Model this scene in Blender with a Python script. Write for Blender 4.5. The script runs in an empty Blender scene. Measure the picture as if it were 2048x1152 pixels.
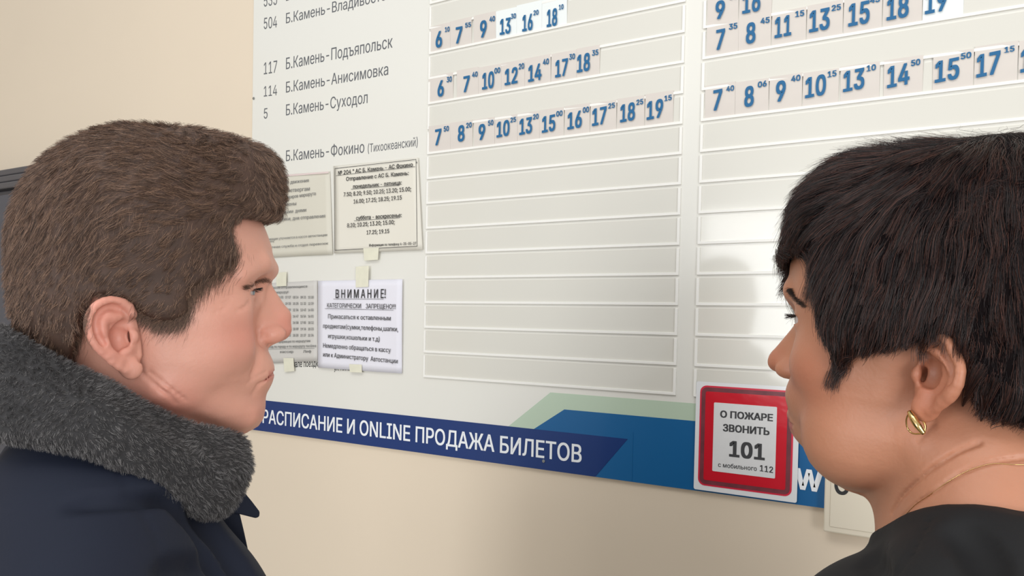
import bpy, math, random
import numpy as np
import openvdb as vdb
from mathutils import Vector, Matrix

random.seed(7); RNG = np.random.default_rng(7)
S = bpy.context.scene
COL = S.collection

# ------------------------------------------------------------------ camera
FPX, CX, CY = 1600.0, 1024.0, 679.5
YAW, PITCH, ROLL = -0.5712, -0.025, 0.0204
CAM = np.array([0, 0, 1.6])
_f = np.array([math.sin(YAW)*math.cos(PITCH), math.cos(YAW)*math.cos(PITCH), math.sin(PITCH)])
_r0 = np.cross(_f, [0, 0, 1]); _r0 /= np.linalg.norm(_r0); _u0 = np.cross(_r0, _f)
CR = _r0*math.cos(ROLL) + _u0*math.sin(ROLL)
CU = -_r0*math.sin(ROLL) + _u0*math.cos(ROLL)
cd = bpy.data.cameras.new('camera'); cam = bpy.data.objects.new('camera', cd); COL.objects.link(cam)
cd.sensor_width = 36; cd.lens = FPX/2048*36; cd.shift_y = (CY-576)/2048; cd.clip_start = 0.02
Mx = Matrix.Identity(4)
for i in range(3):
    Mx[i][0], Mx[i][1], Mx[i][2], Mx[i][3] = CR[i], CU[i], -_f[i], CAM[i]
cam.matrix_world = Mx
S.camera = cam

# ------------------------------------------------------------------ light and exposure
S.view_settings.view_transform = 'Standard'; S.view_settings.look = 'None'
S.view_settings.gamma = 1; S.view_settings.use_curve_mapping = False
S.view_settings.exposure = 0.1
wd = bpy.data.worlds.new('world'); S.world = wd; wd.use_nodes = True
wd.node_tree.nodes['Background'].inputs[0].default_value = (0.92, 0.96, 1.0, 1)
wd.node_tree.nodes['Background'].inputs[1].default_value = 0.62

def area(name, loc, target, size, sizey, power, col):
    l = bpy.data.lights.new(name, 'AREA'); l.shape = 'RECTANGLE'; l.size = size; l.size_y = sizey
    l.energy = power; l.color = col
    o = bpy.data.objects.new(name, l); COL.objects.link(o); o.location = loc
    o.rotation_euler = (Vector(target)-Vector(loc)).to_track_quat('-Z', 'Y').to_euler()
    return o
area('window_light', (2.3, -1.7, 1.45), (0.1, 1.0, 1.5), 1.8, 1.6, 64, (1.0, 0.985, 0.97))
area('back_window_light', (-1.5, -3.4, 1.5), (-0.3, 1.1, 1.45), 0.95, 1.8, 44, (0.97, 0.99, 1.0))
area('ceiling_light', (-0.4, -0.5, 3.1), (-0.4, 0.2, 0.5), 1.6, 0.8, 14, (1.0, 0.96, 0.9))

# ------------------------------------------------------------------ helpers
def ray(u, v): return _f + CR*(u-CX)/FPX - CU*(v-CY)/FPX
WALL_Y = 1.145
def wall(u, v, off=0.0):
    """pixel -> (x, z) on the wall plane, off metres in front of it"""
    d = ray(u, v); t = (WALL_Y-off)/d[1]
    return d[0]*t, CAM[2]+d[2]*t

def lin(c):
    out = []
    for x in c[:3]:
        x = x/255.0
        out.append(x/12.92 if x <= 0.04045 else ((x+0.055)/1.055)**2.4)
    return tuple(out)+(1.0,)

MATS = {}
def mat(name, rgb, rough=0.6, metal=0.0, noise=None, bump=None, spec=0.5, sss=0.0, coat=0.0):
    """rgb 0-255 sRGB albedo; noise=(scale, amount, detail); bump=(scale, strength, distance)"""
    if name in MATS: return MATS[name]
    m = bpy.data.materials.new(name); m.use_nodes = True
    nt = m.node_tree; b = nt.nodes['Principled BSDF']
    b.inputs['Roughness'].default_value = rough; b.inputs['Metallic'].default_value = metal
    b.inputs['Specular IOR Level'].default_value = spec
    b.inputs['Base Color'].default_value = lin(rgb)
    if coat: b.inputs['Coat Weight'].default_value = coat; b.inputs['Coat Roughness'].default_value = 0.08
    tc = nt.nodes.new('ShaderNodeTexCoord')
    if noise:
        n = nt.nodes.new('ShaderNodeTexNoise'); n.inputs['Scale'].default_value = noise[0]; n.inputs['Detail'].default_value = noise[2]
        nt.links.new(tc.outputs['Object'], n.inputs['Vector'])
        mx = nt.nodes.new('ShaderNodeMix'); mx.data_type = 'RGBA'
        a = noise[1]
        mx.inputs[6].default_value = lin([max(0, c*(1-a)) for c in rgb]); mx.inputs[7].default_value = lin([min(255, c*(1+a)) for c in rgb])
        nt.links.new(n.outputs['Fac'], mx.inputs[0]); nt.links.new(mx.outputs[2], b.inputs['Base Color'])
    if bump:
        n = nt.nodes.new('ShaderNodeTexNoise'); n.inputs['Scale'].default_value = bump[0]; n.inputs['Detail'].default_value = 4
        nt.links.new(tc.outputs['Object'], n.inputs['Vector'])
        bp = nt.nodes.new('ShaderNodeBump'); bp.inputs['Strength'].default_value = bump[1]; bp.inputs['Distance'].default_value = bump[2]
        nt.links.new(n.outputs['Fac'], bp.inputs['Height']); nt.links.new(bp.outputs['Normal'], b.inputs['Normal'])
    if sss:
        b.inputs['Subsurface Weight'].default_value = sss; b.inputs['Subsurface Scale'].default_value = 0.006
        b.inputs['Subsurface Radius'].default_value = (1.0, 0.35, 0.2)
    MATS[name] = m
    return m

def mesh_obj(name, verts, faces, m=None, parent=None, smooth=False):
    me = bpy.data.meshes.new(name); me.from_pydata([tuple(v) for v in verts], [], faces); me.update()
    if smooth: me.polygons.foreach_set('use_smooth', [True]*len(me.polygons))
    return link(name, me, m, parent)
def link(name, me, m=None, parent=None):
    o = bpy.data.objects.new(name, me)
    if m is not None: me.materials.clear() if False else (me.materials.append(m) if not me.materials else None)
    COL.objects.link(o)
    if parent is not None: o.parent = parent
    return o
def empty(name, loc=(0, 0, 0)):
    o = bpy.data.objects.new(name, None); o.empty_display_size = 0.05; COL.objects.link(o); o.location = loc
    return o
def tag(o, label=None, cat=None, group=None, kind=None):
    if label: o['label'] = label
    if cat: o['category'] = cat
    if group: o['group'] = group
    if kind: o['kind'] = kind
    return o

class MB:
    def __init__(s): s.v = []; s.f = []
    def prism(s, pts, y0, y1):
        """polygon pts (x,z) extruded between y0 (front, small y) and y1"""
        n = len(pts); b = len(s.v)
        s.v += [(p[0], y0, p[1]) for p in pts] + [(p[0], y1, p[1]) for p in pts]
        s.f.append(tuple(range(b, b+n))); s.f.append(tuple(range(b+2*n-1, b+n-1, -1)))
        for i in range(n):
            j = (i+1) % n; s.f.append((b+i, b+n+i, b+n+j, b+j))
        return s
    def box(s, x0, x1, y0, y1, z0, z1):
        return s.prism([(x0, z0), (x1, z0), (x1, z1), (x0, z1)], y0, y1)
    def build(s, name, m, parent=None, org=(0, 0, 0), smooth=False):
        return mesh_obj(name, [(a-org[0], b-org[1], c-org[2]) for a, b, c in s.v], s.f, m, parent, smooth)
def bevel(o, w=0.0005, seg=2):
    md = o.modifiers.new('bevel', 'BEVEL'); md.width = w; md.segments = seg; md.limit_method = 'ANGLE'
    return o

import os
try:
    FONT = bpy.data.fonts.load(os.path.join(bpy.utils.system_resource('DATAFILES'), 'fonts', 'Inter.woff2'))   # Blender's own font
except Exception:
    FONT = None
def text_mesh(body, bold=0.0, small=True):
    c = bpy.data.curves.new('t', 'FONT'); c.body = body; c.size = 1
    if FONT: c.font = FONT
    c.resolution_u = 1 if small else 2; c.fill_mode = 'NONE'
    o = bpy.data.objects.new('t', c)
    me = bpy.data.meshes.new_from_object(o)
    bpy.data.objects.remove(o); bpy.data.curves.remove(c)
    n = len(me.vertices); co = np.empty(n*3, np.float32); me.vertices.foreach_get('co', co); co = co.reshape(-1, 3)
    nxt = {}
    for e in me.edges: nxt[e.vertices[0]] = e.vertices[1] if e.vertices[0] not in nxt else nxt[e.vertices[0]]
    adj = {}
    for e in me.edges:
        adj.setdefault(e.vertices[0], []).append(e.vertices[1]); adj.setdefault(e.vertices[1], []).append(e.vertices[0])
    bpy.data.meshes.remove(me)
    seen = set(); loops = []
    for i in range(n):
        if i in seen or i not in adj: continue
        L = [i]; seen.add(i); cur = i+1 if i+1 in adj[i] else adj[i][0]
        while cur not in seen:
            seen.add(cur); L.append(cur); nx_ = [q for q in adj[cur] if q not in seen]
            if not nx_: break
            cur = nx_[0]
        if len(L) > 2: loops.append(L)
    # fill by nonzero winding in thin horizontal bands, so that overlapping strokes of a glyph stay solid
    E0 = []; E1 = []
    for L in loops:
        for i in range(len(L)): E0.append(L[i]); E1.append(L[(i+1) % len(L)])
    P0 = co[E0][:, :2].astype(float); P1 = co[E1][:, :2].astype(float)
    w = np.sign(P1[:, 1]-P0[:, 1]); lo = np.minimum(P0[:, 1], P1[:, 1]); hi = np.maximum(P0[:, 1], P1[:, 1])
    ys = np.unique(np.round(np.concatenate([lo, hi, np.linspace(lo.min(), hi.max(), 14)]), 2 if small else 3)); out = []; fs = []
    for ya, yb in zip(ys[:-1], ys[1:]):
        ym = (ya+yb)/2; k = np.where((lo < ym) & (hi > ym) & (w != 0))[0]
        if not len(k): continue
        sl = (P1[k, 0]-P0[k, 0])/(P1[k, 1]-P0[k, 1]); xm = P0[k, 0]+sl*(ym-P0[k, 1])
        o_ = np.argsort(xm); k = k[o_]; xa_ = (P0[k, 0]+sl[o_]*(ya-P0[k, 1])); xb_ = (P0[k, 0]+sl[o_]*(yb-P0[k, 1])); acc = 0; st = 0
        for j in range(len(k)):
            if acc == 0: st = j
            acc += w[k[j]]
            if acc == 0:
                n0 = len(out); out += [(xa_[st]-bold, ya), (xa_[j]+bold, ya), (xb_[j]+bold, yb), (xb_[st]-bold, yb)]; fs.append((n0, n0+1, n0+2, n0+3))
    co = np.array([(x, y, 0) for x, y in out], np.float32)
    sh = [0.0] if bold < 0.009 else [-bold*0.5, bold*0.5]
    n = len(co); V = np.concatenate([co+np.array([0, dy, float(k)]) for k, dy in enumerate(sh)]).astype(np.float32)
    me = bpy.data.meshes.new('t'); nf = n//4*len(sh)
    me.vertices.add(len(V)); me.vertices.foreach_set('co', V.ravel())
    me.loops.add(nf*4); me.loops.foreach_set('vertex_index', np.arange(nf*4, dtype=np.int32))
    me.polygons.add(nf); me.polygons.foreach_set('loop_start', np.arange(nf, dtype=np.int32)*4)
    me.update(); return me, V
CAPH = {}
def text(name, body, x0, z0, x1, z1, cap, y, m, parent, bold=0.0, capref='Б', shear=0.0, org=(0, 0, 0)):
    """letters from (x0,z0) to (x1,z1) along the baseline, capital height cap (metres), lying on plane y"""
    me, co = text_mesh(body, bold, cap < 0.012)
    if capref not in CAPH:
        mr, cr = text_mesh(capref); CAPH[capref] = cr[:, 1].max(); bpy.data.meshes.remove(mr)
    h = CAPH[capref]
    xa, xb = co[:, 0].min(), co[:, 0].max()
    t = (co[:, 0]-xa)/(xb-xa)
    X = x0+(x1-x0)*t+shear*co[:, 1]*cap/h; Z = z0+(z1-z0)*t+co[:, 1]*cap/h
    out = np.stack([X-org[0], y-org[1]-co[:, 2]*2.6e-5, Z-org[2]], 1)
    me.vertices.foreach_set('co', out.ravel()); me.name = name; me.update()
    me.materials.clear(); me.materials.append(m)
    return link(name, me, None, parent)
def ptext(name, body, pl_, pr_, ptop, y, m, parent, bold=0.0, capref='Б', org=(0, 0, 0)):
    """same, its baseline ends and the top of its first capital measured in the photograph"""
    off = WALL_Y-y
    a = wall(*pl_, off); b = wall(*pr_, off); c = wall(*ptop, off)
    return text(name, body, a[0], a[1], b[0], b[1], c[1]-a[1], y, m, parent, bold, capref, 0, org)

# ------------------------------------------------------------------ room
m_wall = mat('cream wall paint', (228, 212, 190), 0.75, noise=(3.0, 0.015, 3), bump=(60, 0.08, 0.002))
b = MB(); b.box(-4.2, 2.6, WALL_Y, WALL_Y+0.15, 0, 3.3)
tag(b.build('wall_front', m_wall), kind='structure')
b = MB(); b.box(-4.2, 2.6, -3.6, WALL_Y, -0.05, 0)
tag(b.build('floor', mat('grey floor tile', (150, 146, 138), 0.4, noise=(4, 0.06, 3))), kind='structure')
b = MB(); b.box(-4.35, -4.2, -3.6, WALL_Y+0.15, 0, 3.3)
tag(b.build('wall_left', m_wall), kind='structure')
b = MB(); b.box(-4.2, 2.6, WALL_Y-0.015, WALL_Y, 0, 0.09)
tag(b.build('baseboard_front', mat('beige skirting', (190, 176, 152), 0.5)), kind='structure')

# ------------------------------------------------------------------ timetable board
m_board = mat('white acrylic board', (229, 227, 219), 0.32, noise=(1.5, 0.008, 2), coat=0.35)
m_pocket = mat('greyed pocket plastic', (218, 215, 205), 0.3, noise=(2.5, 0.012, 2), coat=0.7)
m_rail = mat('white pocket rail', (240, 238, 232), 0.35)
m_ink = mat('dark grey print', (98, 100, 104), 0.5)
m_black = mat('black print', (40, 40, 42), 0.6)
m_blue = mat('dark blue print', (0, 46, 110), 0.4, coat=0.1)
m_mid = mat('mid blue print', (0, 92, 148), 0.4, coat=0.1)
m_lblue = mat('lighter blue print', (52, 138, 190), 0.3, coat=0.25)
m_green = mat('pale green print', (188, 206, 184), 0.3, coat=0.25)
m_white = mat('white lettering', (240, 243, 246), 0.4)
m_screw = mat('steel screw', (150, 152, 150), 0.35, 0.8)

BT = 0.006                                     # board thickness
YB = WALL_Y-BT                                 # face of the board
def wb(u, v, e=0.0): return wall(u, v, BT+e)
bx0 = wb(502, 400)[0]
XR = wb(2048, 200)[0]+0.45                     # the board runs on past the frame
zb_l = wb(502, 859)[1]; zb_r = wb(1651, 1018)[1]; zb = (zb_l+zb_r)/2
ztop = wb(1000, 0)[1]+0.55
board = empty('timetable_board', ((bx0+XR)/2, YB, zb))
BO = tuple(board.location)
tag(board, 'large white bus timetable board with blue bottom band screwed to the cream wall', 'timetable')
b = MB(); b.box(bx0, XR, YB, WALL_Y, zb, ztop)
bevel(b.build('panel', m_board, board, BO), 0.0015)
# printed colour fields (flat film on the panel)
def field(name, px, m, e=0.0004):
    pts = [wb(u, v) for u, v in px]
    b = MB(); b.prism(pts, YB-e, YB); return b.build(name, m, board, BO)
def zline(px):  # straight horizontal lines on the board: one height from several readings
    return sum(wb(u, v)[1] for u, v in px)/len(px)
z_band = zline([(528, 801), (1017, 851), (1256, 879)])
z_mid = zline([(1129, 818), (1391, 843)])
z_grn = zline([(1103, 784), (1391, 808)])
X = lambda u, v: wb(u, v)[0]
e1, e2, e3 = 0.0003, 0.0006, 0.0009
def fieldw(name, pts, m, e):
    b = MB(); b.prism(pts, YB-e, YB-0.00001); return b.build(name, m, board, BO)
fieldw('green_print', [(X(1017, 851), z_band), (XR-0.01, z_band), (XR-0.01, z_grn), (X(1101, 784), z_grn)], m_green, e1)
fieldw('blue_print', [(X(1191, 950), zb+0.0005), (XR-0.01, zb+0.0005), (XR-0.01, z_mid), (X(1129, 818), z_mid), (X(1068, 858), z_band), (X(1160, 900), z_band-0.01)], m_mid, e2)
fieldw('dark_blue_print', [(bx0+0.001, zb+0.0005), (X(1191, 950), zb+0.0005), (X(1256, 879), z_band), (bx0+0.001, z_band)], m_blue, e3)
b = MB(); sx = X(1265, 930); b.box(sx-0.0004, sx+0.0004, YB-0.0011, YB-0.0006, zb+0.001, z_mid-0.025); b.build('film_seam', m_mid, board, BO)
YT = YB-0.0013
ptext('title_lettering', 'РАСПИСАНИЕ И ONLINE ПРОДАЖА БИЛЕТОВ', (525, 845.5), (1163, 925.5), (525, 818.5), YT, m_white, board, 0.012, org=BO)
ptext('web_lettering', 'www', (1589, 976), (1766, 1003), (1590, 936), YT, m_white, board, 0.02, 'w', org=BO)
for (u, v) in [(508, 197), (510, 842), (1088, 922)]:
    x, z = wb(u, v); b = MB()
    b.prism([(x+0.0028*math.cos(a*math.pi/6), z+0.0028*math.sin(a*math.pi/6)) for a in range(12)], YB-0.0022, YB-0.0003)
    bevel(b.build('screw', m_screw, board, BO), 0.0006)
# route list
R_ = [('504', (527.5, 58.4), (554, 54.6), (527.5, 36)), ('Б.Камень-Владивосток', (571.8, 47), (784, -3), (571.8, 26.5)),
      ('117', (527.5, 149), (554, 144.6), (527.5, 125.4)), ('Б.Камень-Подъяпольск', (571.8, 138.7), (785, 95), (571.8, 115.7)),
      ('114', (527.5, 193.3), (554, 190.4), (527.5, 172.7)), ('Б.Камень-Анисимовка', (571.8, 185.4), (776.3, 149.5), (571.8, 163.8)),
      ('5', (527.5, 237.6), (535, 236.5), (527.5, 217)), ('Б.Камень-Суходол', (571.8, 231), (735, 206), (571.8, 209)),
      ('204', (527.5, 327), (553.5, 325), (527.5, 305.5)), ('Б.Камень-Фокино', (571.8, 322.6), (728.5, 305), (571.8, 301)),
      ('(Тихоокеанский)', (735.6, 305), (835.3, 292), (735.6, 288)),
      ('535', (527.5, 13.5), (554, 9), (527.5, -9)), ('Б.Камень', (571.8, 2), (650, -18), (571.8, -19))]
for body, a, b_, c in R_:
    ptext('route_lettering', body, a, b_, c, YB-0.0002, m_ink, board, 0.004, '5' if body[0].isdigit() else 'Б', org=BO)
ptext('small_lettering', 'в начале поездки', (569, 735), (641, 733), (569, 725), YB-0.0002, m_black, board, 0.01, 'в', org=BO)
ptext('small_lettering', 'ул. Аллея Труда', (668, 741), (730, 741), (668, 731), YB-0.0002, m_black, board, 0.01, 'А', org=BO)

# pocket strips: two columns of long slots, rail along the bottom and the sides
XB = np.mean([X(857.7, 113.6), X(854.8, 307), X(849.7, 755.7)]); XC = np.mean([X(1374.3, 5.9), X(1364, 248), X(1351.3, 789.8)])
XD = np.mean([X(1407.7, 120.7), X(1399.6, 303), X(1388, 739)])
PITCH = 0.0451
z0s = []
Lp = [(857.7, 113.6), (857, 211), (854.8, 307), (852.5, 356), (852.5, 406), (852, 457), (851.5, 509), (851, 557.5), (850.7, 607.5), (850.4, 657.6), (850, 707), (849.7, 755.7)]
Rp = [(1374.3, 5.9), (1368.4, 128.4), (1364, 248), (1362.5, 307), (1361, 369), (1358, 430), (1357, 492), (1355, 551.6), (1355, 611), (1353, 670.7), (1352, 729), (1351.3, 789.8)]
rw = [0, 2, 4, 5, 6, 7, 8, 9, 10, 11, 12, 13]
zz = [(r, (wb(*a)[1]+wb(*c)[1])/2) for r, a, c in zip(rw, Lp, Rp)]
kf = np.polyfit([r for r, _ in zz], [z for _, z in zz], 1)
ROWZ = lambda r: kf[0]*r+kf[1]
STEP = -kf[0]
XE = XR-0.06
pockets = {}
for col, (xa, xb) in enumerate([(XB, XC), (XD, XE)]):
    for r in range(-8, 14 if col == 0 else 14):
        z0 = ROWZ(r); z1 = z0+STEP*0.90; rr = 0.0042
        b = MB(); b.box(xa+rr, xb-rr, YB-0.0010, YB, z0+rr, z1)
        pk = b.build('pocket', m_pocket, board, BO)
        # U-shaped rail, bevelled, proud of the strip
        b = MB(); b.prism([(xa, z0), (xb, z0), (xb, z1), (xb-rr, z1), (xb-rr, z0+rr), (xa+rr, z0+rr), (xa+rr, z1), (xa, z1)], YB-0.0030, YB)
        rl = bevel(b.build('rail', m_rail, board, BO), 0.0005); rl.parent = pk
        pockets[(col, r)] = pk

# time cards slipped into the pockets
m_card = mat('card stock', (214, 206, 198), 0.6, noise=(30, 0.02, 2))
m_cardw = mat('new white card stock', (232, 236, 234), 0.5)
m_cblue = mat('blue card print', (16, 96, 144), 0.6)
ORD = ['first', 'second', 'third', 'fourth', 'fifth', 'sixth', 'seventh', 'eighth', 'ninth', 'tenth']
def cards(col, row, cxs, nums, sc, ox, fresh=(), where='', top=1.02):
    z0 = ROWZ(row)+0.0042
    for i, ((a, c), (hh, hx0, hx1, hyb, hyt), (mm, mx0, mx1, myt, myb)) in enumerate(zip(cxs, *nums)):
        tiltz = random.uniform(-0.0004, 0.0004)
        vmid = (hyb+hyt)/2/sc
        xa = wb(ox+a/sc, vmid)[0]; xb = wb(ox+c/sc, vmid)[0]
        t = empty('time_card', ((xa+xb)/2, YB-0.0012, z0))
        org = tuple(t.location)
        hb = STEP*top+random.uniform(-0.001, 0.0015)
        b = MB(); lean = random.uniform(-0.0006, 0.0006)
        pr = YB-0.0032
        b.v = [(xa+0.0002, YB-0.0016, z0), (xb-0.0002, YB-0.0016, z0), (xb-0.0002, pr, z0+hb), (xa+0.0002, pr+lean, z0+hb),
               (xa+0.0002, YB-0.0011, z0), (xb-0.0002, YB-0.0011, z0), (xb-0.0002, pr+0.0005, z0+hb), (xa+0.0002, pr+lean+0.0005, z0+hb)]
        b.f = [(0, 1, 2, 3), (7, 6, 5, 4), (0, 4, 5, 1), (1, 5, 6, 2), (2, 6, 7, 3), (3, 7, 4, 0)]
        b.build('card', m_cardw if i in fresh else m_card, t, org)
        y = YB-0.0042
        if hh: ptext('hour_number', hh, (ox+hx0/sc, (hyb+(hx1-hx0)*0.10)/sc), (ox+hx1/sc, (hyb-(hx1-hx0)*0.10)/sc), (ox+hx0/sc, (hyt+(hx1-hx0)*0.10)/sc), y, m_cblue, t, 0.028, '8', org)
        if mm: ptext('minute_number', mm, (ox+mx0/sc, myb/sc), (ox+mx1/sc, (myb-(mx1-mx0)*0.18)/sc), (ox+mx0/sc, (myt+(mx1-mx0)*0.15)/sc), y, m_cblue, t, 0.03, '8', org)
        nm = (hh+' '+mm).strip()
        tag(t, 'number card %s, %s in %s' % (nm, ORD[i], where), 'number card', 'blue number cards in the timetable pockets')
s1, o1 = 3.3875, 840.0
cards(0, 0, [(75, 210), (210, 355), (370, 520), (520, 660), (660, 830), (830, 1000)],
      ([('6', 105, 148, 318, 212), ('7', 240, 285, 290, 182), ('9', 405, 450, 250, 140), ('13', 540, 613, 228, 125), ('16', 692, 762, 205, 98), ('18', 858, 928, 175, 62)],
       [('10', 168, 200, 180, 217), ('55', 305, 345, 150, 187), ('40', 470, 508, 108, 148), ('30', 615, 650, 90, 128), ('20', 768, 803, 66, 104), ('10', 940, 972, 28, 66)]),
      s1, o1, (3, 4, 5), 'the top number row of the left column')
cards(0, 2, [(62, 230), (255, 400), (400, 555), (555, 715), (715, 890), (895, 1065), (1065, 1222)],
      ([('6', 118, 160, 650, 545), ('7', 292, 335, 620, 515), ('10', 420, 500, 598, 490), ('12', 573, 660, 568, 462), ('14', 732, 822, 545, 437), ('17', 915, 1000, 515, 403), ('18', 1062, 1150, 482, 366)],
       [('30', 180, 215, 517, 558), ('40', 352, 390, 484, 524), ('00', 503, 543, 456, 499), ('20', 668, 705, 427, 470), ('40', 832, 873, 396, 440), ('30', 1010, 1050, 362, 405), ('35', 1165, 1208, 335, 378)]),
      s1, o1, (), 'the middle number row of the left column')
cards(0, 4, [(65, 212), (212, 362), (370, 512), (512, 665), (665, 815), (815, 980), (985, 1155), (1160, 1335), (1340, 1525), (1530, 1720)],
      ([('7', 100, 143, 980, 875), ('8', 255, 300, 955, 850), ('9', 395, 440, 945, 842), ('10', 518, 605, 922, 820), ('13', 672, 758, 905, 800), ('15', 825, 915, 890, 783), ('16', 998, 1095, 867, 757), ('17', 1165, 1262, 843, 730), ('18', 1355, 1455, 818, 702), ('19', 1535, 1645, 800, 680)],
       [('50', 160, 195, 852, 892), ('20', 312, 350, 828, 868), ('50', 460, 497, 812, 852), ('25', 612, 650, 792, 830), ('20', 765, 803, 770, 810), ('00', 922, 965, 748, 790), ('00', 1102, 1145, 722, 765), ('25', 1275, 1320, 695, 736), ('25', 1465, 1512, 670, 712), ('15', 1655, 1705, 642, 685)]),
      s1, o1, (), 'the lowest number row of the left column')
s2, o2 = 3.066, 1380.0
zq = np.argmin([abs(ROWZ(r)-wb(1407.7, 120.7)[1]) for r in range(-8, 14)])-8
cards(1, zq-1, [(110, 300), (305, 505)],
      ([('9', 155, 212, 112, 5), ('16', 320, 430, 72, -45)], [('05', 240, 290, -40, 0), ('20', 440, 490, -80, -40)]),
      s2, o2, (), 'the topmost number row of the right column')
cards(1, zq, [(105, 300), (300, 500), (505, 715), (720, 940), (945, 1180), (1185, 1425), (1430, 1680)],
      ([('7', 158, 212, 300, 180), ('8', 342, 400, 262, 140), ('11', 518, 620, 222, 100), ('13', 730, 855, 185, 58), ('15', 970, 1100, 148, 15), ('18', 1205, 1340, 110, -20), ('19', 1440, 1575, 72, -60)],
       [('35', 238, 290, 140, 182), ('45', 432, 488, 104, 147), ('15', 645, 700, 62, 105), ('25', 868, 925, 25, 68), ('45', 1103, 1165, -25, 20), ('30', 1345, 1405, -60, -15), ('20', 1580, 1640, -100, -55)]),
      s2, o2, (6,), 'the second number row of the right column')
cards(1, zq+2, [(95, 280), (280, 485), (490, 690), (695, 915), (925, 1165), (1190, 1430), (1490, 1740), (1745, 2010), (2015, 2290)],
      ([('7', 140, 195, 672, 550), ('8', 332, 390, 650, 530), ('9', 525, 585, 618, 497), ('10', 705, 832, 588, 467), ('13', 938, 1068, 550, 428), ('14', 1208, 1345, 525, 398), ('15', 1500, 1650, 492, 365), ('17', 1755, 1900, 460, 325), ('18', 2025, 2165, 430, 292)],
       [('40', 222, 270, 523, 562), ('06', 415, 470, 494, 537), ('40', 620, 677, 458, 502), ('15', 843, 898, 431, 475), ('10', 1083, 1140, 394, 438), ('50', 1355, 1412, 361, 406), ('50', 1660, 1725, 318, 364), ('15', 1928, 1990, 280, 324), ('20', 2180, 2245, 245, 290)]),
      s2, o2, (), 'the lowest number row of the right column')

# ------------------------------------------------------------------ paper notices
m_tape = mat('yellowed sticky tape', (226, 223, 203), 0.25, noise=(60, 0.05, 3))
def sheet(name, px, m, label, cat, yoff, curl=0.0012, nx=14, nz=14):
    P = [np.array(wb(u, v)) for u, v in px]   # TL TR BR BL
    t = empty(name, (float((P[2][0]+P[3][0])/2), YB-yoff, float((P[2][1]+P[3][1])/2))); org = tuple(t.location)
    vs = []; fs = []
    rs = random.Random(name+label); ph = [rs.uniform(0, 6.28) for _ in range(6)]
    def yy(s, q): return -curl*(0.5+0.5*math.sin(5*s+ph[0])*math.sin(4.1*q+ph[1])+0.35*math.sin(11*s+3*q+ph[2]))
    for side in (0, 1):
        for j in range(nz+1):
            for i in range(nx+1):
                s, q = i/nx, j/nz
                p = (P[3]*(1-s)+P[2]*s)*(1-q)+(P[0]*(1-s)+P[1]*s)*q
                vs.append((p[0]-org[0], yy(s, q)+(0.0003 if side else 0.0), p[1]-org[2]))
    N = (nx+1)*(nz+1)
    for j in range(nz):
        for i in range(nx):
            a = j*(nx+1)+i; fs.append((a, a+1, a+nx+2, a+nx+1)); fs.append((N+a+nx+1, N+a+nx+2, N+a+1, N+a))
    rim = [i for i in range(nx+1)]+[j*(nx+1)+nx for j in range(1, nz+1)]+[nz*(nx+1)+i for i in range(nx-1, -1, -1)]+[j*(nx+1) for j in range(nz-1, 0, -1)]
    for k in range(len(rim)):
        a, c = rim[k], rim[(k+1) % len(rim)]; fs.append((c, a, N+a, N+c))
    mesh_obj('paper', vs, fs, m, t, True)
    tag(t, label, cat); return t, org, YB-yoff-curl*1.5-0.0004
def lines(t, org, y, L, m, bold=0.008):
    for body, a, c, top, *u in L:
        o = ptext('printed_line', body, a, c, top, y, m, t, bold, 'Б', org)
        if u:
            p0 = wb(a[0], a[1]+2.2); p1 = wb(c[0], c[1]+2.2)
            b = MB(); b.prism([(p0[0], p0[1]-0.0004), (p1[0], p1[1]-0.0004), (p1[0], p1[1]+0.0003), (p0[0], p0[1]+0.0003)], y-0.0001, y); b.build('underline', m, t, org)
def tape(t, org, px, y):
    pts = [wb(u, v) for u, v in px]; b = MB(); b.prism([pts[3], pts[2], pts[1], pts[0]], y-0.0002, y); b.build('tape', m_tape, t, org)
m_p1 = mat('yellowed paper', (214, 209, 194), 0.55)
m_p2 = mat('off white paper', (226, 221, 208), 0.6)
m_p3 = mat('bright white paper', (230, 228, 236), 0.55)
m_p4 = mat('grey white paper', (208, 204, 198), 0.55)
m_pink = mat('pinkish sleeve edge', (222, 204, 200), 0.4)
m_faint = mat('faint print', (128, 128, 126), 0.7)
t, org, y = sheet('notice', [(515, 354), (661, 343), (667, 509), (512, 517)], m_p1, 'yellowed paper notice behind the forelock of the man', 'notice', 0.0018)
lines(t, org, y, [('расписание движения', (536, 372), (617, 364), (536, 365)), ('по четвергам', (563, 386), (619, 381), (563, 378)),
                  ('для пассажиров маршрута', (545, 402), (631, 390), (545, 395)), ('и его  отмены', (538, 416), (592, 410), (538, 409)),
                  ('с Выходными  днями', (540, 430), (612, 423), (540, 423)), ('в Праздники, дни отправления', (535, 444), (650, 435), (535, 437)),
                  ('Информация уточняется в кассе автостанции', (520, 482), (654, 472), (520, 477)), ('по телефону', (520, 486), (548, 484), (520, 482)),
                  ('справочная служба и отдел перевозок', (522, 498), (656, 489), (522, 493))], m_faint)
pp = [wb(*q) for q in [(516, 358), (660, 347), (660, 343.5), (516, 354.5)]]
b = MB(); b.prism(pp, y-0.0001, y); b.build('sleeve_edge', m_pink, t, org)
t, org, y = sheet('notice', [(670, 333), (838.5, 316), (848, 500), (671, 507)], m_p2, 'paper notice with black border and bus times, below the route list', 'notice', 0.0032, 0.0014)
bt = [(674, 338), (836, 320), (838, 493), (674, 501)]
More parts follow.
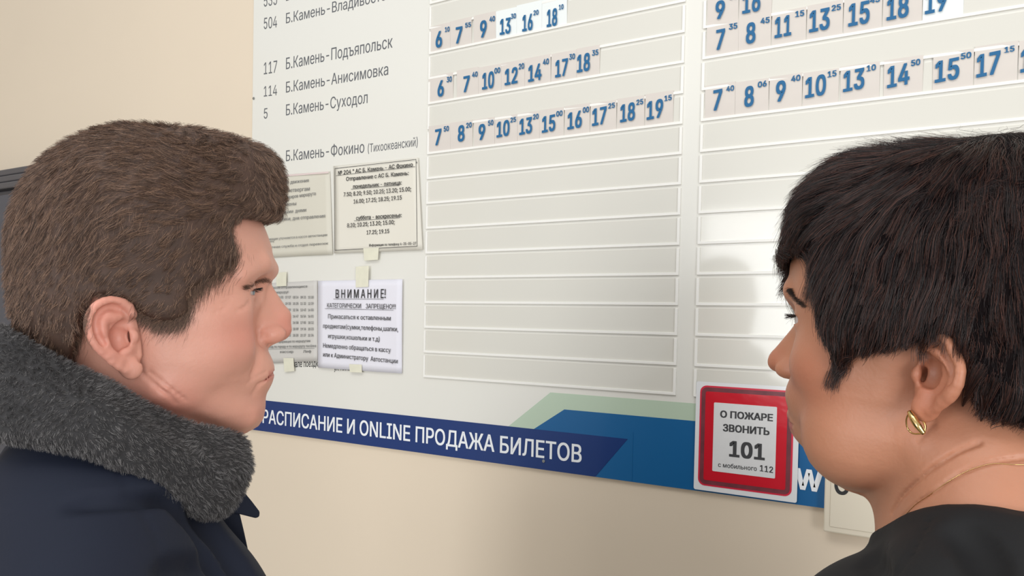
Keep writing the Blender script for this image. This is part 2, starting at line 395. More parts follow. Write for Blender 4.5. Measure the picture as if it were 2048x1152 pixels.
for k in range(4):
    p0 = np.array(wb(*bt[k])); p1 = np.array(wb(*bt[(k+1) % 4])); d = p1-p0; d /= np.linalg.norm(d); nn = np.array([-d[1], d[0]])*0.00045
    b = MB(); b.prism([tuple(p0-nn-d*.0004), tuple(p1-nn+d*.0004), tuple(p1+nn+d*.0004), tuple(p0+nn-d*.0004)], y-0.0001, y); b.build('border_line', m_black, t, org)
lines(t, org, y, [('№ 204 " АС Б. Камень - АС Фокино  "', (676, 350), (834, 332), (676, 342), 1), ('Отправление с АС Б. Камень:', (692, 362), (817, 350), (692, 354)),
                  ('понедельник - пятница:', (706, 377), (803, 369), (706, 369), 1), ('7.50; 8.20; 9.50; 10.25; 13.20; 15.00;', (687, 393), (822, 382), (687, 385)),
                  ('16.00; 17.25; 18.25; 19.15', (707, 407), (803, 399), (707, 399)), ('суббота - воскресенье:', (712, 440), (803, 434), (712, 432), 1),
                  ('8.20; 10.25; 13.20; 15.00;', (694, 455), (789, 448), (694, 447)), ('17.25; 19.15', (733, 469), (778, 466), (733, 461)),
                  ('Информация по телефону 4-35-05-27', (738, 493), (832, 489), (738, 488))], m_black, 0.012)
tape(t, org, [(731, 497), (762, 496), (760, 520), (733, 522)], y-0.0002)
t, org, y = sheet('notice', [(520, 568), (636, 561), (637, 722), (520, 728)], m_p4, 'grey paper timetable taped at the nose of the man', 'notice', 0.0018)
lines(t, org, y, [('автобусов отправляющихся', (530, 578), (614, 575), (530, 573)), ('маршрут', (552, 587), (577, 586), (552, 582))], m_faint, 0.014)
for k in range(7):
    v = 597+k*12.7
    for j in range(5):
        u = 555+j*15.2
        ptext('table_time', '%02d %02d' % ((6+k*2+j) % 24, (j*7+k*11) % 60), (u, v), (u+11, v-0.3), (u, v-5), y, m_faint, t, 0.02, '8', org)
lines(t, org, y, [('Информация по маршрутам', (552, 686), (620, 684), (552, 681)), ('проезд по городу и по маршруту посёлка', (530, 696), (632, 694), (530, 691), 1), ('кассир         Лиф', (560, 706), (622, 705), (560, 701))], m_faint, 0.01)
tape(t, org, [(556, 546), (576, 544), (576, 572), (556, 573)], y-0.0002)
tape(t, org, [(570, 716), (590, 716), (592, 742), (572, 744)], y-0.0002)
t, org, y = sheet('notice', [(639, 562), (808, 558.5), (806, 747), (639, 735)], m_p3, 'bright white paper warning notice headed with large spaced capitals', 'notice', 0.0034, 0.0014)
lines(t, org, y, [('В Н И М А Н И Е!', (671, 596), (771, 596), (671, 579), 1)], m_black, 0.01)
lines(t, org, y, [('КАТЕГОРИЧЕСКИ    ЗАПРЕЩЕНО!!!', (654, 615), (791, 618), (654, 606), 1), ('Прикасаться к оставленным', (656, 637), (781, 641), (656, 628)),
                  ('предметам(сумки,телефоны,шапки,', (646, 656), (796, 663), (646, 647)), ('игрушки,кошельки и т.д)', (656, 676), (759, 683), (656, 667)),
                  ('Немедленно обращаться в кассу', (646, 695), (781, 705), (646, 686)), ('или к Администратору  Автостанции', (646, 713), (795, 727), (646, 704))], m_black, 0.006)
tape(t, org, [(716, 534), (742, 532), (741, 574), (716, 575)], y-0.0002)
tape(t, org, [(703, 728), (728, 729), (728, 745), (704, 744)], y-0.0002)

# ------------------------------------------------------------------ fire sticker
YS = YB-0.0036
TL, BL, BRc = wb(1392.5, 762), wb(1391, 976), wb(1594.7, 1006.7)
sx0 = (TL[0]+BL[0])/2; sx1 = BRc[0]; sz0 = wb(1391, 976)[1]; sz0 = (sz0+BRc[1])/2; sz1 = TL[1]
stk = empty('fire_sticker', ((sx0+sx1)/2, YS+0.0004, sz0)); SO = tuple(stk.location)
tag(stk, 'square red and white glossy fire call sticker with 101, on the blue band', 'sticker')
def rrect(x0, x1, z0, z1, r, n=6):
    pts = []
    for cx_, cz_, a0 in ((x1-r, z0+r, -90), (x1-r, z1-r, 0), (x0+r, z1-r, 90), (x0+r, z0+r, 180)):
        for k in range(n+1):
            a = math.radians(a0+90*k/n); pts.append((cx_+r*math.cos(a), cz_+r*math.sin(a)))
    return pts
m_film = mat('glossy clear film white', (232, 233, 234), 0.16, coat=0.6)
m_red = mat('red print under film', (205, 30, 46), 0.2, coat=0.7, bump=(25, 0.25, 0.003))
m_dred = mat('dark red worn edge', (112, 52, 60), 0.35, noise=(60, 0.25, 3), coat=0.4)
m_lred = mat('bright red edge', (214, 44, 70), 0.3, coat=0.5)
b = MB(); b.prism(rrect(sx0, sx1, sz0, sz1, 0.003), YS, YS+0.0004); b.build('clear_backing', m_film, stk, SO)
ra, rb_ = wb(1400, 868), wb(1587, 900); rx0, rx1 = ra[0], rb_[0]
rz1 = wb(1405, 770)[1]; rz0 = wb(1401.6, 968.5)[1]; rz0 = (rz0+wb(1586, 994)[1])/2
b = MB(); b.prism(rrect(rx0, rx1, rz0, rz1, 0.010), YS-0.0003, YS); b.build('bright_border', m_lred, stk, SO)
q = 0.0025; b = MB(); b.prism(rrect(rx0+q, rx1-q, rz0+q, rz1-q, 0.008), YS-0.0006, YS-0.0003); b.build('worn_border', m_dred, stk, SO)
q = 0.0085; b = MB(); b.prism(rrect(rx0+q, rx1-q, rz0+q, rz1-q, 0.003), YS-0.0009, YS-0.0006); b.build('red_field', m_red, stk, SO)
ix0 = wb(1428.5, 870)[0]; ix1 = wb(1553.7, 890)[0]; iz1 = (wb(1429, 804.5)[1]+wb(1553.7, 813)[1])/2; iz0 = (wb(1428, 941)[1]+wb(1553.7, 956.5)[1])/2
b = MB(); b.prism(rrect(ix0, ix1, iz0, iz1, 0.0015), YS-0.0012, YS-0.0009); b.build('white_field', mat('sticker white', (224, 224, 224), 0.25, noise=(50, 0.03, 4), bump=(40, 0.2, 0.002), coat=0.5), stk, SO)
ys = YS-0.0014
m_sb = mat('sticker grey black print', (62, 62, 64), 0.45)
for body, a, c, top, bd in [('О ПОЖАРЕ', (1440, 834.5), (1545.8, 842.5), (1440, 821), 0.03), ('ЗВОНИТЬ', (1445.5, 862), (1539, 870.5), (1445.5, 848), 0.03),
                            ('101', (1458, 912), (1529.5, 920), (1458, 882), 0.035), ('с мобильного', (1436, 933.5), (1513.5, 942), (1436, 924.5), 0.01), ('112', (1519.5, 942), (1546, 946), (1519.5, 930), 0.02)]:
    ptext('sticker_lettering', body, a, c, top, ys, m_sb, stk, bd, 'Б' if not body[0].isdigit() else '1', SO)

# ------------------------------------------------------------------ cream sign plate at the right of the band
YP = YB-0.012
def wp(u, v): return wall(u, v, WALL_Y-YP)
px0 = wp(1648, 1000)[0]; pz0 = (wp(1649, 1062)[1]+wp(1736, 1078)[1])/2
plate = empty('sign_plate', (px0+0.16, YP, pz0)); PO = tuple(plate.location)
tag(plate, 'cream plastic sign plate with black letters behind the neck of the woman', 'sign')
m_plate = mat('cream plastic plate', (222, 212, 192), 0.45)
b = MB(); b.box(px0, px0+0.32, YP, YB-0.0012, pz0, pz0+0.085); bevel(b.build('plate', m_plate, plate, PO), 0.002)
q = wp(1661, 1000)[0]-px0
b = MB(); b.box(px0+q, px0+0.32-q, YP-0.001, YP, pz0+q, pz0+0.085-q); bevel(b.build('raised_face', m_plate, plate, PO), 0.0008)
ptext('plate_lettering', 'С', (1668, 987), (1698, 990), (1668, 944), YP-0.0012, m_black, plate, 0.02, 'С', PO)

# ------------------------------------------------------------------ dark cabinet far left
m_cab = mat('dark grey laminate', (82, 80, 84), 0.5, noise=(6, 0.05, 3))
cz = wall(20, 332, 0.12)[1]; cxr = wall(200, 400, 0.12)[0]
cab = empty('cabinet', (cxr-0.55, WALL_Y-0.12, 0)); CO = tuple(cab.location)
tag(cab, 'tall dark grey cabinet with ribbed top edge standing behind the head of the man', 'cabinet')
b = MB(); b.box(cxr-1.1, cxr, WALL_Y-0.10, WALL_Y-0.016, 0, cz-0.055); bevel(b.build('body', m_cab, cab, CO), 0.003)
for k in range(3):
    b = MB(); b.box(cxr-1.11+k*0.004, cxr+0.010-k*0.003, WALL_Y-0.12+k*0.006, WALL_Y-0.016, cz-0.055+k*0.0185, cz-0.055+k*0.0185+0.0165); bevel(b.build('moulding', m_cab, cab, CO), 0.004, 3)
for k in range(2):
    b = MB(); b.box(cxr-1.08+k*0.535, cxr-0.56+k*0.535, WALL_Y-0.118, WALL_Y-0.1005, 0.08, cz-0.07); dr = bevel(b.build('door', mat('slate door', (74, 76, 86), 0.45), cab, CO), 0.003)
    hx = cxr-0.575+k*0.05; b = MB(); b.box(hx-0.006, hx+0.006, WALL_Y-0.14, WALL_Y-0.118, 1.0, 1.14); h_ = bevel(b.build('handle', m_screw, cab, CO), 0.003); h_.parent = dr
#PEOPLE
# ================================================================== people: implicit-surface modelling
def smin(a, b, k):
    if k <= 0: return np.minimum(a, b)
    h = np.clip(0.5+0.5*(b-a)/k, 0, 1); return b+(a-b)*h-k*h*(1-h)
def smax(a, b, k): return -smin(-a, -b, k)
def d_ell(c, r, R=None):
    c = np.array(c, float); r = np.array(r, float)
    def fn(X, Y, Z):
        x, y, z = X-c[0], Y-c[1], Z-c[2]
        if R is not None: x, y, z = (R[0][0]*x+R[0][1]*y+R[0][2]*z, R[1][0]*x+R[1][1]*y+R[1][2]*z, R[2][0]*x+R[2][1]*y+R[2][2]*z)
        k0 = np.sqrt((x/r[0])**2+(y/r[1])**2+(z/r[2])**2); k1 = np.sqrt((x/r[0]**2)**2+(y/r[1]**2)**2+(z/r[2]**2)**2)
        return k0*(k0-1)/np.maximum(k1, 1e-6)
    m = r.max(); return fn, c-(r if R is None else m), c+(r if R is None else m)
def d_cap(a, b, ra, rb=None):
    a = np.array(a, float); b = np.array(b, float); rb = ra if rb is None else rb; ab = b-a; L = max(ab@ab, 1e-9)
    def fn(X, Y, Z):
        t = np.clip(((X-a[0])*ab[0]+(Y-a[1])*ab[1]+(Z-a[2])*ab[2])/L, 0, 1)
        return np.sqrt((X-a[0]-t*ab[0])**2+(Y-a[1]-t*ab[1])**2+(Z-a[2]-t*ab[2])**2)-(ra+(rb-ra)*t)
    r = max(ra, rb); return fn, np.minimum(a, b)-r, np.maximum(a, b)+r
class Vol:
    def __init__(s, lo, hi, h):
        s.lo = np.array(lo, float); s.h = h; s.n = np.ceil((np.array(hi)-s.lo)/h).astype(int)+1
        s.ax = [(s.lo[i]+h*np.arange(s.n[i])).astype(np.float32) for i in range(3)]
        s.F = np.full(s.n, 40.0 if h < 3 else 90.0, np.float32)
    def apply(s, prim, op, k=0.0, pad=10):
        fn, lo, hi = prim; m = k+pad+2*s.h
        i0 = np.clip(np.floor((lo-m-s.lo)/s.h).astype(int), 0, s.n); i1 = np.clip(np.ceil((hi+m-s.lo)/s.h).astype(int)+1, 0, s.n)
        if (i1 <= i0).any(): return s
        sl = tuple(slice(a, b) for a, b in zip(i0, i1))
        X = s.ax[0][sl[0]][:, None, None]; Y = s.ax[1][sl[1]][None, :, None]; Z = s.ax[2][sl[2]][None, None, :]
        v = fn(X, Y, Z).astype(np.float32)
        if op == 'u': s.F[sl] = smin(s.F[sl], v, k)
        elif op == 's': s.F[sl] = smax(s.F[sl], -v, k)
        elif op == 'i': s.F[sl] = smax(s.F[sl], v, k)
        return s
    def u(s, prim, k=0.0, pad=10): return s.apply(prim, 'u', k, pad)
    def c(s, prim, k=0.0, pad=10): return s.apply(prim, 's', k, pad)
    def both(s, mk, op='u', k=0.0):
        for sg in (1, -1): s.apply(mk(sg), op, k)
        return s
    def line(s, pts, r, k=0.0, op='u', r1=None):
        n = len(pts)-1
        for i in range(n):
            ra = r+(r1-r)*i/n if r1 is not None else r; rb = r+(r1-r)*(i+1)/n if r1 is not None else r
            s.apply(d_cap(pts[i], pts[i+1], ra, rb), op, k)
        return s
    def sample(s, P):
        q = (P-s.lo)/s.h; q = np.clip(q, 0, s.n-1.001); i = q.astype(int); f = q-i
        F = s.F; o = 0
        for dx in (0, 1):
            wx = f[:, 0] if dx else 1-f[:, 0]
            for dy in (0, 1):
                wy = f[:, 1] if dy else 1-f[:, 1]
                for dz in (0, 1):
                    wz = f[:, 2] if dz else 1-f[:, 2]
                    o = o+wx*wy*wz*F[i[:, 0]+dx, i[:, 1]+dy, i[:, 2]+dz]
        return o
    def grad(s, P, e=1.5):
        g = np.stack([s.sample(P+np.eye(3)[i]*e)-s.sample(P-np.eye(3)[i]*e) for i in range(3)], 1)
        return g/np.maximum(np.linalg.norm(g, axis=1, keepdims=True), 1e-6)
    def mesh(s, adapt=0.0):
        big = 4*s.h; A = np.clip(s.F, -big, big)
        for ax in range(3):   # close at the volume's border
            for e in (0, -1):
                ix = [slice(None)]*3; ix[ax] = e; A[tuple(ix)] = big
        g = vdb.FloatGrid(big); g.copyFromArray(A)
        pts, tri, quad = g.convertToPolygons(0.0, adapt)
        return pts*s.h+s.lo, tri, quad
def np_mesh(name, V, tri, quad, m, parent, smooth=True):
    me = bpy.data.meshes.new(name); me.vertices.add(len(V)); me.vertices.foreach_set('co', V.astype(np.float32).ravel())
    nt, nq = len(tri), len(quad)
    lv = np.concatenate([tri[:, ::-1].ravel() if nt else np.empty(0, int), quad[:, ::-1].ravel() if nq else np.empty(0, int)]).astype(np.int32)
    me.loops.add(len(lv)); me.loops.foreach_set('vertex_index', lv)
    me.polygons.add(nt+nq); me.polygons.foreach_set('loop_start', np.concatenate([np.arange(nt)*3, nt*3+np.arange(nq)*4]).astype(np.int32))
    me.update()
    if smooth: me.polygons.foreach_set('use_smooth', np.ones(nt+nq, bool))
    if m: me.materials.append(m)
    me.update()
    o = bpy.data.objects.new(name, me); COL.objects.link(o)
    if parent is not None: o.parent = parent
    return o
def attr(o, name, vals):
    a = o.data.attributes.new(name, 'FLOAT', 'POINT'); a.data.foreach_set('value', np.clip(vals, 0, 1).astype(np.float32))
def gauss(P, c, r):
    d = (P-np.array(c, float))/np.array(r, float); return np.exp(-(d*d).sum(1))

class Person:
    """local frame in millimetres: x forward, y to the person's left, z up, origin midway between the ear canals"""
    def __init__(s, u, v, depth, yawdeg, side, lat, nod, name, feet=None):
        a = math.radians(yawdeg); F = np.array([math.sin(a), math.cos(a), 0]); Z = np.array([0, 0, 1.]); Y = np.cross(Z, F)
        n = math.radians(nod); F2 = F*math.cos(n)+Z*math.sin(n); Z2 = -F*math.sin(n)+Z*math.cos(n)
        s.side = side; s.O = CAM+ray(u, v)*depth-side*lat*0.001*Y; s.M = np.stack([F2, Y, Z2])
        s.B = np.stack([F, Y, Z])          # upright body axes
        s.root = empty(name, (float(s.O[0]), float(s.O[1]), 0)); s.R0 = np.array([s.O[0], s.O[1], 0])
    def world(s, P): return (P*0.001)@s.M+s.O-s.R0
    def wbody(s, P): return (P*0.001)@s.B+s.O-s.R0
    def pl(s, u, v, y):
        """pixel -> (x, z) in the plane y (mm)"""
        d = ray(u, v); n = s.M[1]; t = ((s.O-CAM)@n+y*0.001)/(d@n); P = (CAM+d*t-s.O)*1000; return P@s.M[0], P@s.M[2]
    def p3(s, u, v, y):
        x, z = s.pl(u, v, y); return np.array([x, y, z])
    def p3b(s, u, v, y):
        d = ray(u, v); n = s.B[1]; t = ((s.O-CAM)@n+y*0.001)/(d@n); P = (CAM+d*t-s.O)*1000; return P@s.B.T
    def hit(s, vol, u, v):
        """first surface point of a volume along the line of sight (head frame)"""
        d = ray(u, v); o = (CAM-s.O)*1000@s.M.T; dd = d@s.M.T; dd = dd/np.linalg.norm(dd)
        t = np.arange(200, 1100, 1.0); P = o+dd*t[:, None]
        ok = ((P > vol.lo+1) & (P < vol.lo+vol.h*(vol.n-2))).all(1); f = np.where(ok, vol.sample(P), 50)
        i = np.argmax(f < 0)
        return P[i]-dd*(f[i]/(f[i]-f[i-1]+1e-9)) if f[i] < 0 else None
def inpoly(x, z, poly):
    poly = np.asarray(poly); r = np.zeros(np.broadcast(x, z).shape, bool); n = len(poly); x = np.broadcast_to(x, r.shape); z = np.broadcast_to(z, r.shape)
    for i in range(n):
        a, b = poly[i], poly[(i+1) % n]
        if a[1] == b[1]: continue
        r ^= ((a[1] > z) != (b[1] > z)) & (x < (b[0]-a[0])*(z-a[1])/(b[1]-a[1])+a[0])
    return r
def sdpoly(x, z, poly):
    poly = np.asarray(poly, float); d = None
    for i in range(len(poly)):
        a, b = poly[i], poly[(i+1) % len(poly)]; e = b-a; L = max(e@e, 1e-9)
        t = np.clip(((x-a[0])*e[0]+(z-a[1])*e[1])/L, 0, 1); q = (x-a[0]-t*e[0])**2+(z-a[1]-t*e[1])**2
        d = q if d is None else np.minimum(d, q)
    return np.where(inpoly(x, z, poly), -1, 1)*np.sqrt(d)
def polyprim(poly, ylo, yhi, bound):
    def fn(X, Y, Z):
        d = sdpoly(X[:, 0, :], Z[0, 0, :][None, :]+0*X[:, 0, :], poly)[:, None, :]
        return np.maximum(d, np.maximum(ylo-Y, Y-yhi))
    return fn, np.array(bound[0], float), np.array(bound[1], float)

# ------------------------------------------------------------------ head builder
def loft(tab, n=2.4, xm=30.0):
    """face block: table rows (z, x_front, x_back, half_width, x_of_widest)"""
    T = np.array(tab, float); T = T[np.argsort(T[:, 0])]
    def fn(X, Y, Z):
        z = Z.ravel(); xf = np.interp(z, T[:, 0], T[:, 1]); xb = np.interp(z, T[:, 0], T[:, 2]); w = np.interp(z, T[:, 0], T[:, 3]); xm = np.interp(z, T[:, 0], T[:, 4])
        xf, xb, w, xm = [q[None, None, :] for q in (xf, xb, w, xm)]
        dx = np.where(X > xm, (X-xm)/(xf-xm), (xm-X)/(xm-xb)); ay = np.abs(Y)/w
        rho = (np.abs(dx)**n+ay**n)**(1.0/n)
        R = np.where(X > xm, xf-xm, xm-xb); loc = np.sqrt((dx*R)**2+(ay*w)**2)/np.maximum(rho, 1e-3)
        d = (rho-1)*np.minimum(loc, 60)
        return np.maximum(d, np.maximum(T[0, 0]-Z, Z-T[-1, 0]))
    return fn, np.array([T[:, 2].min(), -T[:, 3].max(), T[0, 0]]), np.array([T[:, 1].max(), T[:, 3].max(), T[-1, 0]])

def ear(vol, P, pts_out, pts_anti, lobe, canal, yb, flare, sc, tragus, skin_y):
    """outer ear from a traced rim: plate, helix roll, antihelix, hollow concha, tragus, lobe; mirrored for the far side"""
    fr = math.radians(flare)
    def plane(side):
        C = np.array([canal[0], side*yb, canal[1]]); A = np.array([-math.cos(fr), side*math.sin(fr), 0]); Nn = np.array([math.sin(fr), side*math.cos(fr), 0])
        return C, A, np.array([0, 0, 1.0]), Nn
    C, A, U, N = plane(P.side)
    def to2(u, v):    # pixel -> ear plane coordinates
        d = ray(u, v)@P.M.T; o = (CAM-P.O)*1000@P.M.T; t = ((C-o)@N)/(d@N); q = o+d*t-C; return np.array([q@A, q@U])
    out2 = [to2(*p) for p in pts_out]; anti2 = [[to2(*p) for p in L] for L in pts_anti]; lobe2 = to2(*lobe[:2]); tr2 = to2(*tragus)
    cen = np.mean(out2, 0)
    for side in (P.side, -P.side):
        C, A, U, N = plane(side)
        def to3(q, h): return C+q[0]*A+q[1]*U+h*N
        allp = np.array([to3(q, 0) for q in out2]); lo = allp.min(0)-8; hi = allp.max(0)+8
        poly = np.array(out2)
        def plate(X, Y, Z):
            x, y, z = X-C[0], Y-C[1], Z-C[2]
            a = x*A[0]+y*A[1]+z*A[2]; h = x*N[0]+y*N[1]+z*N[2]; uu = z+0*a
            d2 = sdpoly(a, uu, poly)+1.5
            return smax(d2, np.abs(h+1.0)-1.6, 2.0)
        vol.u((plate, lo, hi), 2.5)
        # fill behind the front third so the ear joins the head
        vol.u(d_ell(to3(np.array([6*sc, -2*sc]), -6), (11*sc, 9, 22*sc)), 5)
        # helix roll along the rim, thinner down the back
        n = len(out2); inner = []
        for q in out2:
            d = cen-q; L = np.linalg.norm(d); inner.append(q+d/L*3.0*sc)
        nl = n-7
        for i in range(nl-1):
            t = i/(nl-1); r0 = (3.7-1.3*t)*sc; r1 = (3.7-1.3*(i+1)/(nl-1))*sc
            vol.u(d_cap(to3(inner[i], 2.0-0.5*t), to3(inner[i+1], 2.0-0.5*t), r0, r1), 1.8)
        # scapha groove just inside the helix
        for L in anti2:
            vol.line([to3(q, 1.0) for q in L], 3.0*sc, 3.5)
        for i in range(3, n-13):
            q0 = [q+(cen-q)/np.linalg.norm(cen-q)*7.2*sc for q in (out2[i], out2[i+1])]
            vol.c(d_cap(to3(q0[0], 3.4), to3(q0[1], 3.4), 2.0*sc), 2.0)
        vol.c(d_ell(to3(np.array([4.0*sc, 9.0*sc]), 2.0), (5.5*sc, 3.2, 3.4*sc)), 2.0)
        # lobe
        vol.u(d_ell(to3(lobe2, 0.5), (lobe[2], 3.8, lobe[3])), 3.5)
        # concha hollow and canal
        vol.c(d_ell(to3(np.array([7.5*sc, -1.5*sc]), -0.5), (7.6*sc, 8.0, 10.5*sc)), 2.5)
        vol.c(d_ell(to3(np.array([4*sc, 8.5*sc]), 1.0), (7.0*sc, 3.4, 3.4*sc)), 2.0)
        vol.c(d_ell(to3(tr2+np.array([0.6*sc, 0.0]), -4), (1.5*sc, 6.5, 5.5*sc)), 2.5)
        # tragus and antitragus
        vol.u(d_ell(to3(tr2, 1.5), (3.2*sc, 3.2, 5.2*sc)), 2.0)
        vol.u(d_ell(to3(tr2+np.array([7.5*sc, -11*sc]), 0.5), (4.5*sc, 3.0, 3.0*sc)), 2.5)
    return C

def skin_material(name, base, red, lip, hairline, rough=0.47):
    m = bpy.data.materials.new(name); m.use_nodes = True; nt = m.node_tree; b = nt.nodes['Principled BSDF']; N = nt.nodes.new; Lk = nt.links.new
    b.inputs['Roughness'].default_value = rough; b.inputs['Specular IOR Level'].default_value = 0.42
    b.inputs['Subsurface Weight'].default_value = 0.12; b.inputs['Subsurface Radius'].default_value = (1.0, 0.35, 0.2); b.inputs['Subsurface Scale'].default_value = 0.006
    tc = N('ShaderNodeTexCoord'); n1 = N('ShaderNodeTexNoise'); n1.inputs['Scale'].default_value = 28; n1.inputs['Detail'].default_value = 5
    Lk(tc.outputs['Object'], n1.inputs['Vector'])
    cr = N('ShaderNodeMix'); cr.data_type = 'RGBA'; cr.inputs[6].default_value = lin([c*0.93 for c in base]); cr.inputs[7].default_value = lin([min(255, c*1.05) for c in base])
    Lk(n1.outputs['Fac'], cr.inputs[0]); cur = cr.outputs[2]
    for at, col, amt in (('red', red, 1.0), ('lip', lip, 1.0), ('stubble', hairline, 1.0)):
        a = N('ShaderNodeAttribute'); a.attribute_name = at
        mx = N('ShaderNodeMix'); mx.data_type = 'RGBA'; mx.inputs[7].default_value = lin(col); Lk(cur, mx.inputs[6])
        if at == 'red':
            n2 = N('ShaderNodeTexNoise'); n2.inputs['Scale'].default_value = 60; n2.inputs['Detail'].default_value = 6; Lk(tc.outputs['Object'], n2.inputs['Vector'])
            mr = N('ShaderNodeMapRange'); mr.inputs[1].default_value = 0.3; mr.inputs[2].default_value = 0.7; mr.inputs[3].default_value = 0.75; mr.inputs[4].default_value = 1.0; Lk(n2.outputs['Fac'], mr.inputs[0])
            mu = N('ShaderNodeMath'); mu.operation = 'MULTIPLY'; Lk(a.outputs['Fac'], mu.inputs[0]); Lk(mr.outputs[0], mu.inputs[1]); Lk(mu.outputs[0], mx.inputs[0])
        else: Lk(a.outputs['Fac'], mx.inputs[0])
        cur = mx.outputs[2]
    Lk(cur, b.inputs['Base Color'])
    nb = N('ShaderNodeTexNoise'); nb.inputs['Scale'].default_value = 420; nb.inputs['Detail'].default_value = 3; Lk(tc.outputs['Object'], nb.inputs['Vector'])
    nb2 = N('ShaderNodeTexNoise'); nb2.inputs['Scale'].default_value = 70; nb2.inputs['Detail'].default_value = 4; Lk(tc.outputs['Object'], nb2.inputs['Vector'])
    ad = N('ShaderNodeMath'); ad.operation = 'MULTIPLY_ADD'; ad.inputs[1].default_value = 0.45; Lk(nb.outputs['Fac'], ad.inputs[0]); Lk(nb2.outputs['Fac'], ad.inputs[2])
    bp = N('ShaderNodeBump'); bp.inputs['Strength'].default_value = 0.22; bp.inputs['Distance'].default_value = 0.0016
    Lk(ad.outputs[0], bp.inputs['Height']); Lk(bp.outputs['Normal'], b.inputs['Normal'])
    return m
def hair_material(name, cols, rough=0.45, spec=0.5):
    m = bpy.data.materials.new(name); m.use_nodes = True; nt = m.node_tree; b = nt.nodes['Principled BSDF']
    b.inputs['Roughness'].default_value = rough; b.inputs['Specular IOR Level'].default_value = spec
    hi = nt.nodes.new('ShaderNodeHairInfo'); cr = nt.nodes.new('ShaderNodeValToRGB'); cr.color_ramp.elements[0].color = lin(cols[0]); cr.color_ramp.elements[1].color = lin(cols[-1])
    for i, c in enumerate(cols[1:-1]):
        e = cr.color_ramp.elements.new((i+1)/(len(cols)-1)); e.color = lin(c)
    nt.links.new(hi.outputs['Random'], cr.inputs['Fac']); nt.links.new(cr.outputs['Color'], b.inputs['Base Color'])
    return m
def strands(name, P3, rad, m, parent):
    """P3 (N, K, 3) in parent space -> one curves object"""
    N, K, _ = P3.shape
    cu = bpy.data.hair_curves.new(name); cu.add_curves([K]*N)
    cu.attributes['position'].data.foreach_set('vector', P3.astype(np.float32).ravel())
    r = np.broadcast_to(rad*np.linspace(1, 0.25, K)[None, :]**0.7, (N, K)) if np.isscalar(rad) else rad[:, None]*np.linspace(1, 0.25, K)[None, :]**0.7
    a = cu.attributes.get('radius') or cu.attributes.new('radius', 'FLOAT', 'POINT'); a.data.foreach_set('value', np.ascontiguousarray(r, np.float32).ravel())
    cu.materials.append(m); o = bpy.data.objects.new(name, cu); COL.objects.link(o); o.parent = parent
    return o
def lownoise(P, scale, seed):
    rs = np.random.default_rng(seed); o = np.zeros((len(P), 3))
    for k in range(5):
        w = rs.normal(size=(3, 3))/scale*(1+0.6*k); ph = rs.uniform(0, 6.28, 3); o += np.sin(P@w.T+ph)/(1+0.5*k)
    return o/2.0
def grow(vol, roots, dirfn, length, K, h0, h1, rng, jitter=0.12, seed=1, relax=0.7):
    """guides that follow the surface of vol: height above it runs from h0 to h1"""
    p = roots.copy(); out = [p.copy()]; step = (length/(K-1))[:, None]
    for s in range(1, K):
        t = s/(K-1); n = vol.grad(p); d = dirfn(p, t)+lownoise(p, 22.0, seed)*jitter+rng.normal(size=p.shape)*jitter*0.35
        d = d-n*(d*n).sum(1, keepdims=True)*0.9; d /= np.maximum(np.linalg.norm(d, axis=1, keepdims=True), 1e-6)
        p = p+d*step; f = vol.sample(p); tgt = h0+(h1-h0)*t**1.5
        p = p+vol.grad(p)*(np.clip(tgt-f, -6, 6)*relax)[:, None]; out.append(p.copy())
    return np.stack(out, 1)
def clumped(guides, roots, clump, rng, spread=0.3):
    G = guides[:, 0]; idx = np.empty(len(roots), int); B = 4000
    for i in range(0, len(roots), B):
        r = roots[i:i+B]; idx[i:i+B] = np.argmin(((r[:, None, :]-G[None])**2).sum(2), 1)
    off = roots-G[idx]; K = guides.shape[1]; t = np.linspace(0, 1, K)[None, :, None]
    out = guides[idx]+off[:, None, :]*(1-clump*t)+rng.normal(size=(len(roots), 1, 3))*spread*t
    return out, idx
def surf_points(V, quad, N, rng, keep):
    c = V[quad].mean(1); k = keep(c); q = quad[k]; e1 = V[q[:, 1]]-V[q[:, 0]]; e2 = V[q[:, 3]]-V[q[:, 0]]
    a = np.linalg.norm(np.cross(e1, e2), axis=1); i = rng.choice(len(q), N, p=a/a.sum()); u = rng.random((N, 1)); w = rng.random((N, 1))
    return V[q[i, 0]]*(1-u)*(1-w)+V[q[i, 1]]*u*(1-w)+V[q[i, 2]]*u*w+V[q[i, 3]]*(1-u)*w
def eyeball(P, c, r, parent, iris):
    V, F = [], []; nu, nv = 28, 18
    for j in range(nv+1):
        th = math.pi*j/nv
        for i in range(nu):
            ph = 2*math.pi*i/nu; bulge = 1.0+0.05*max(0, math.cos(th)-0.86)/0.14
            V.append((c[0]+r*bulge*math.cos(th), c[1]+r*bulge*math.sin(th)*math.cos(ph), c[2]+r*bulge*math.sin(th)*math.sin(ph)))
    for j in range(nv):
        for i in range(nu): F.append((j*nu+i, (j+1)*nu+i, (j+1)*nu+(i+1) % nu, j*nu+(i+1) % nu))
    o = mesh_obj('eyeball', P.world(np.array(V)), F, mat('eye white', (196, 180, 174), 0.12), parent, True)
    o.data.materials.append(mat('iris '+iris[0], iris[1], 0.1)); o.data.materials.append(mat('pupil', (12, 10, 10), 0.08))
    for k, p in enumerate(o.data.polygons):
        j = k//nu; p.material_index = 2 if j < 1 else (1 if j < 4 else 0)
    return o
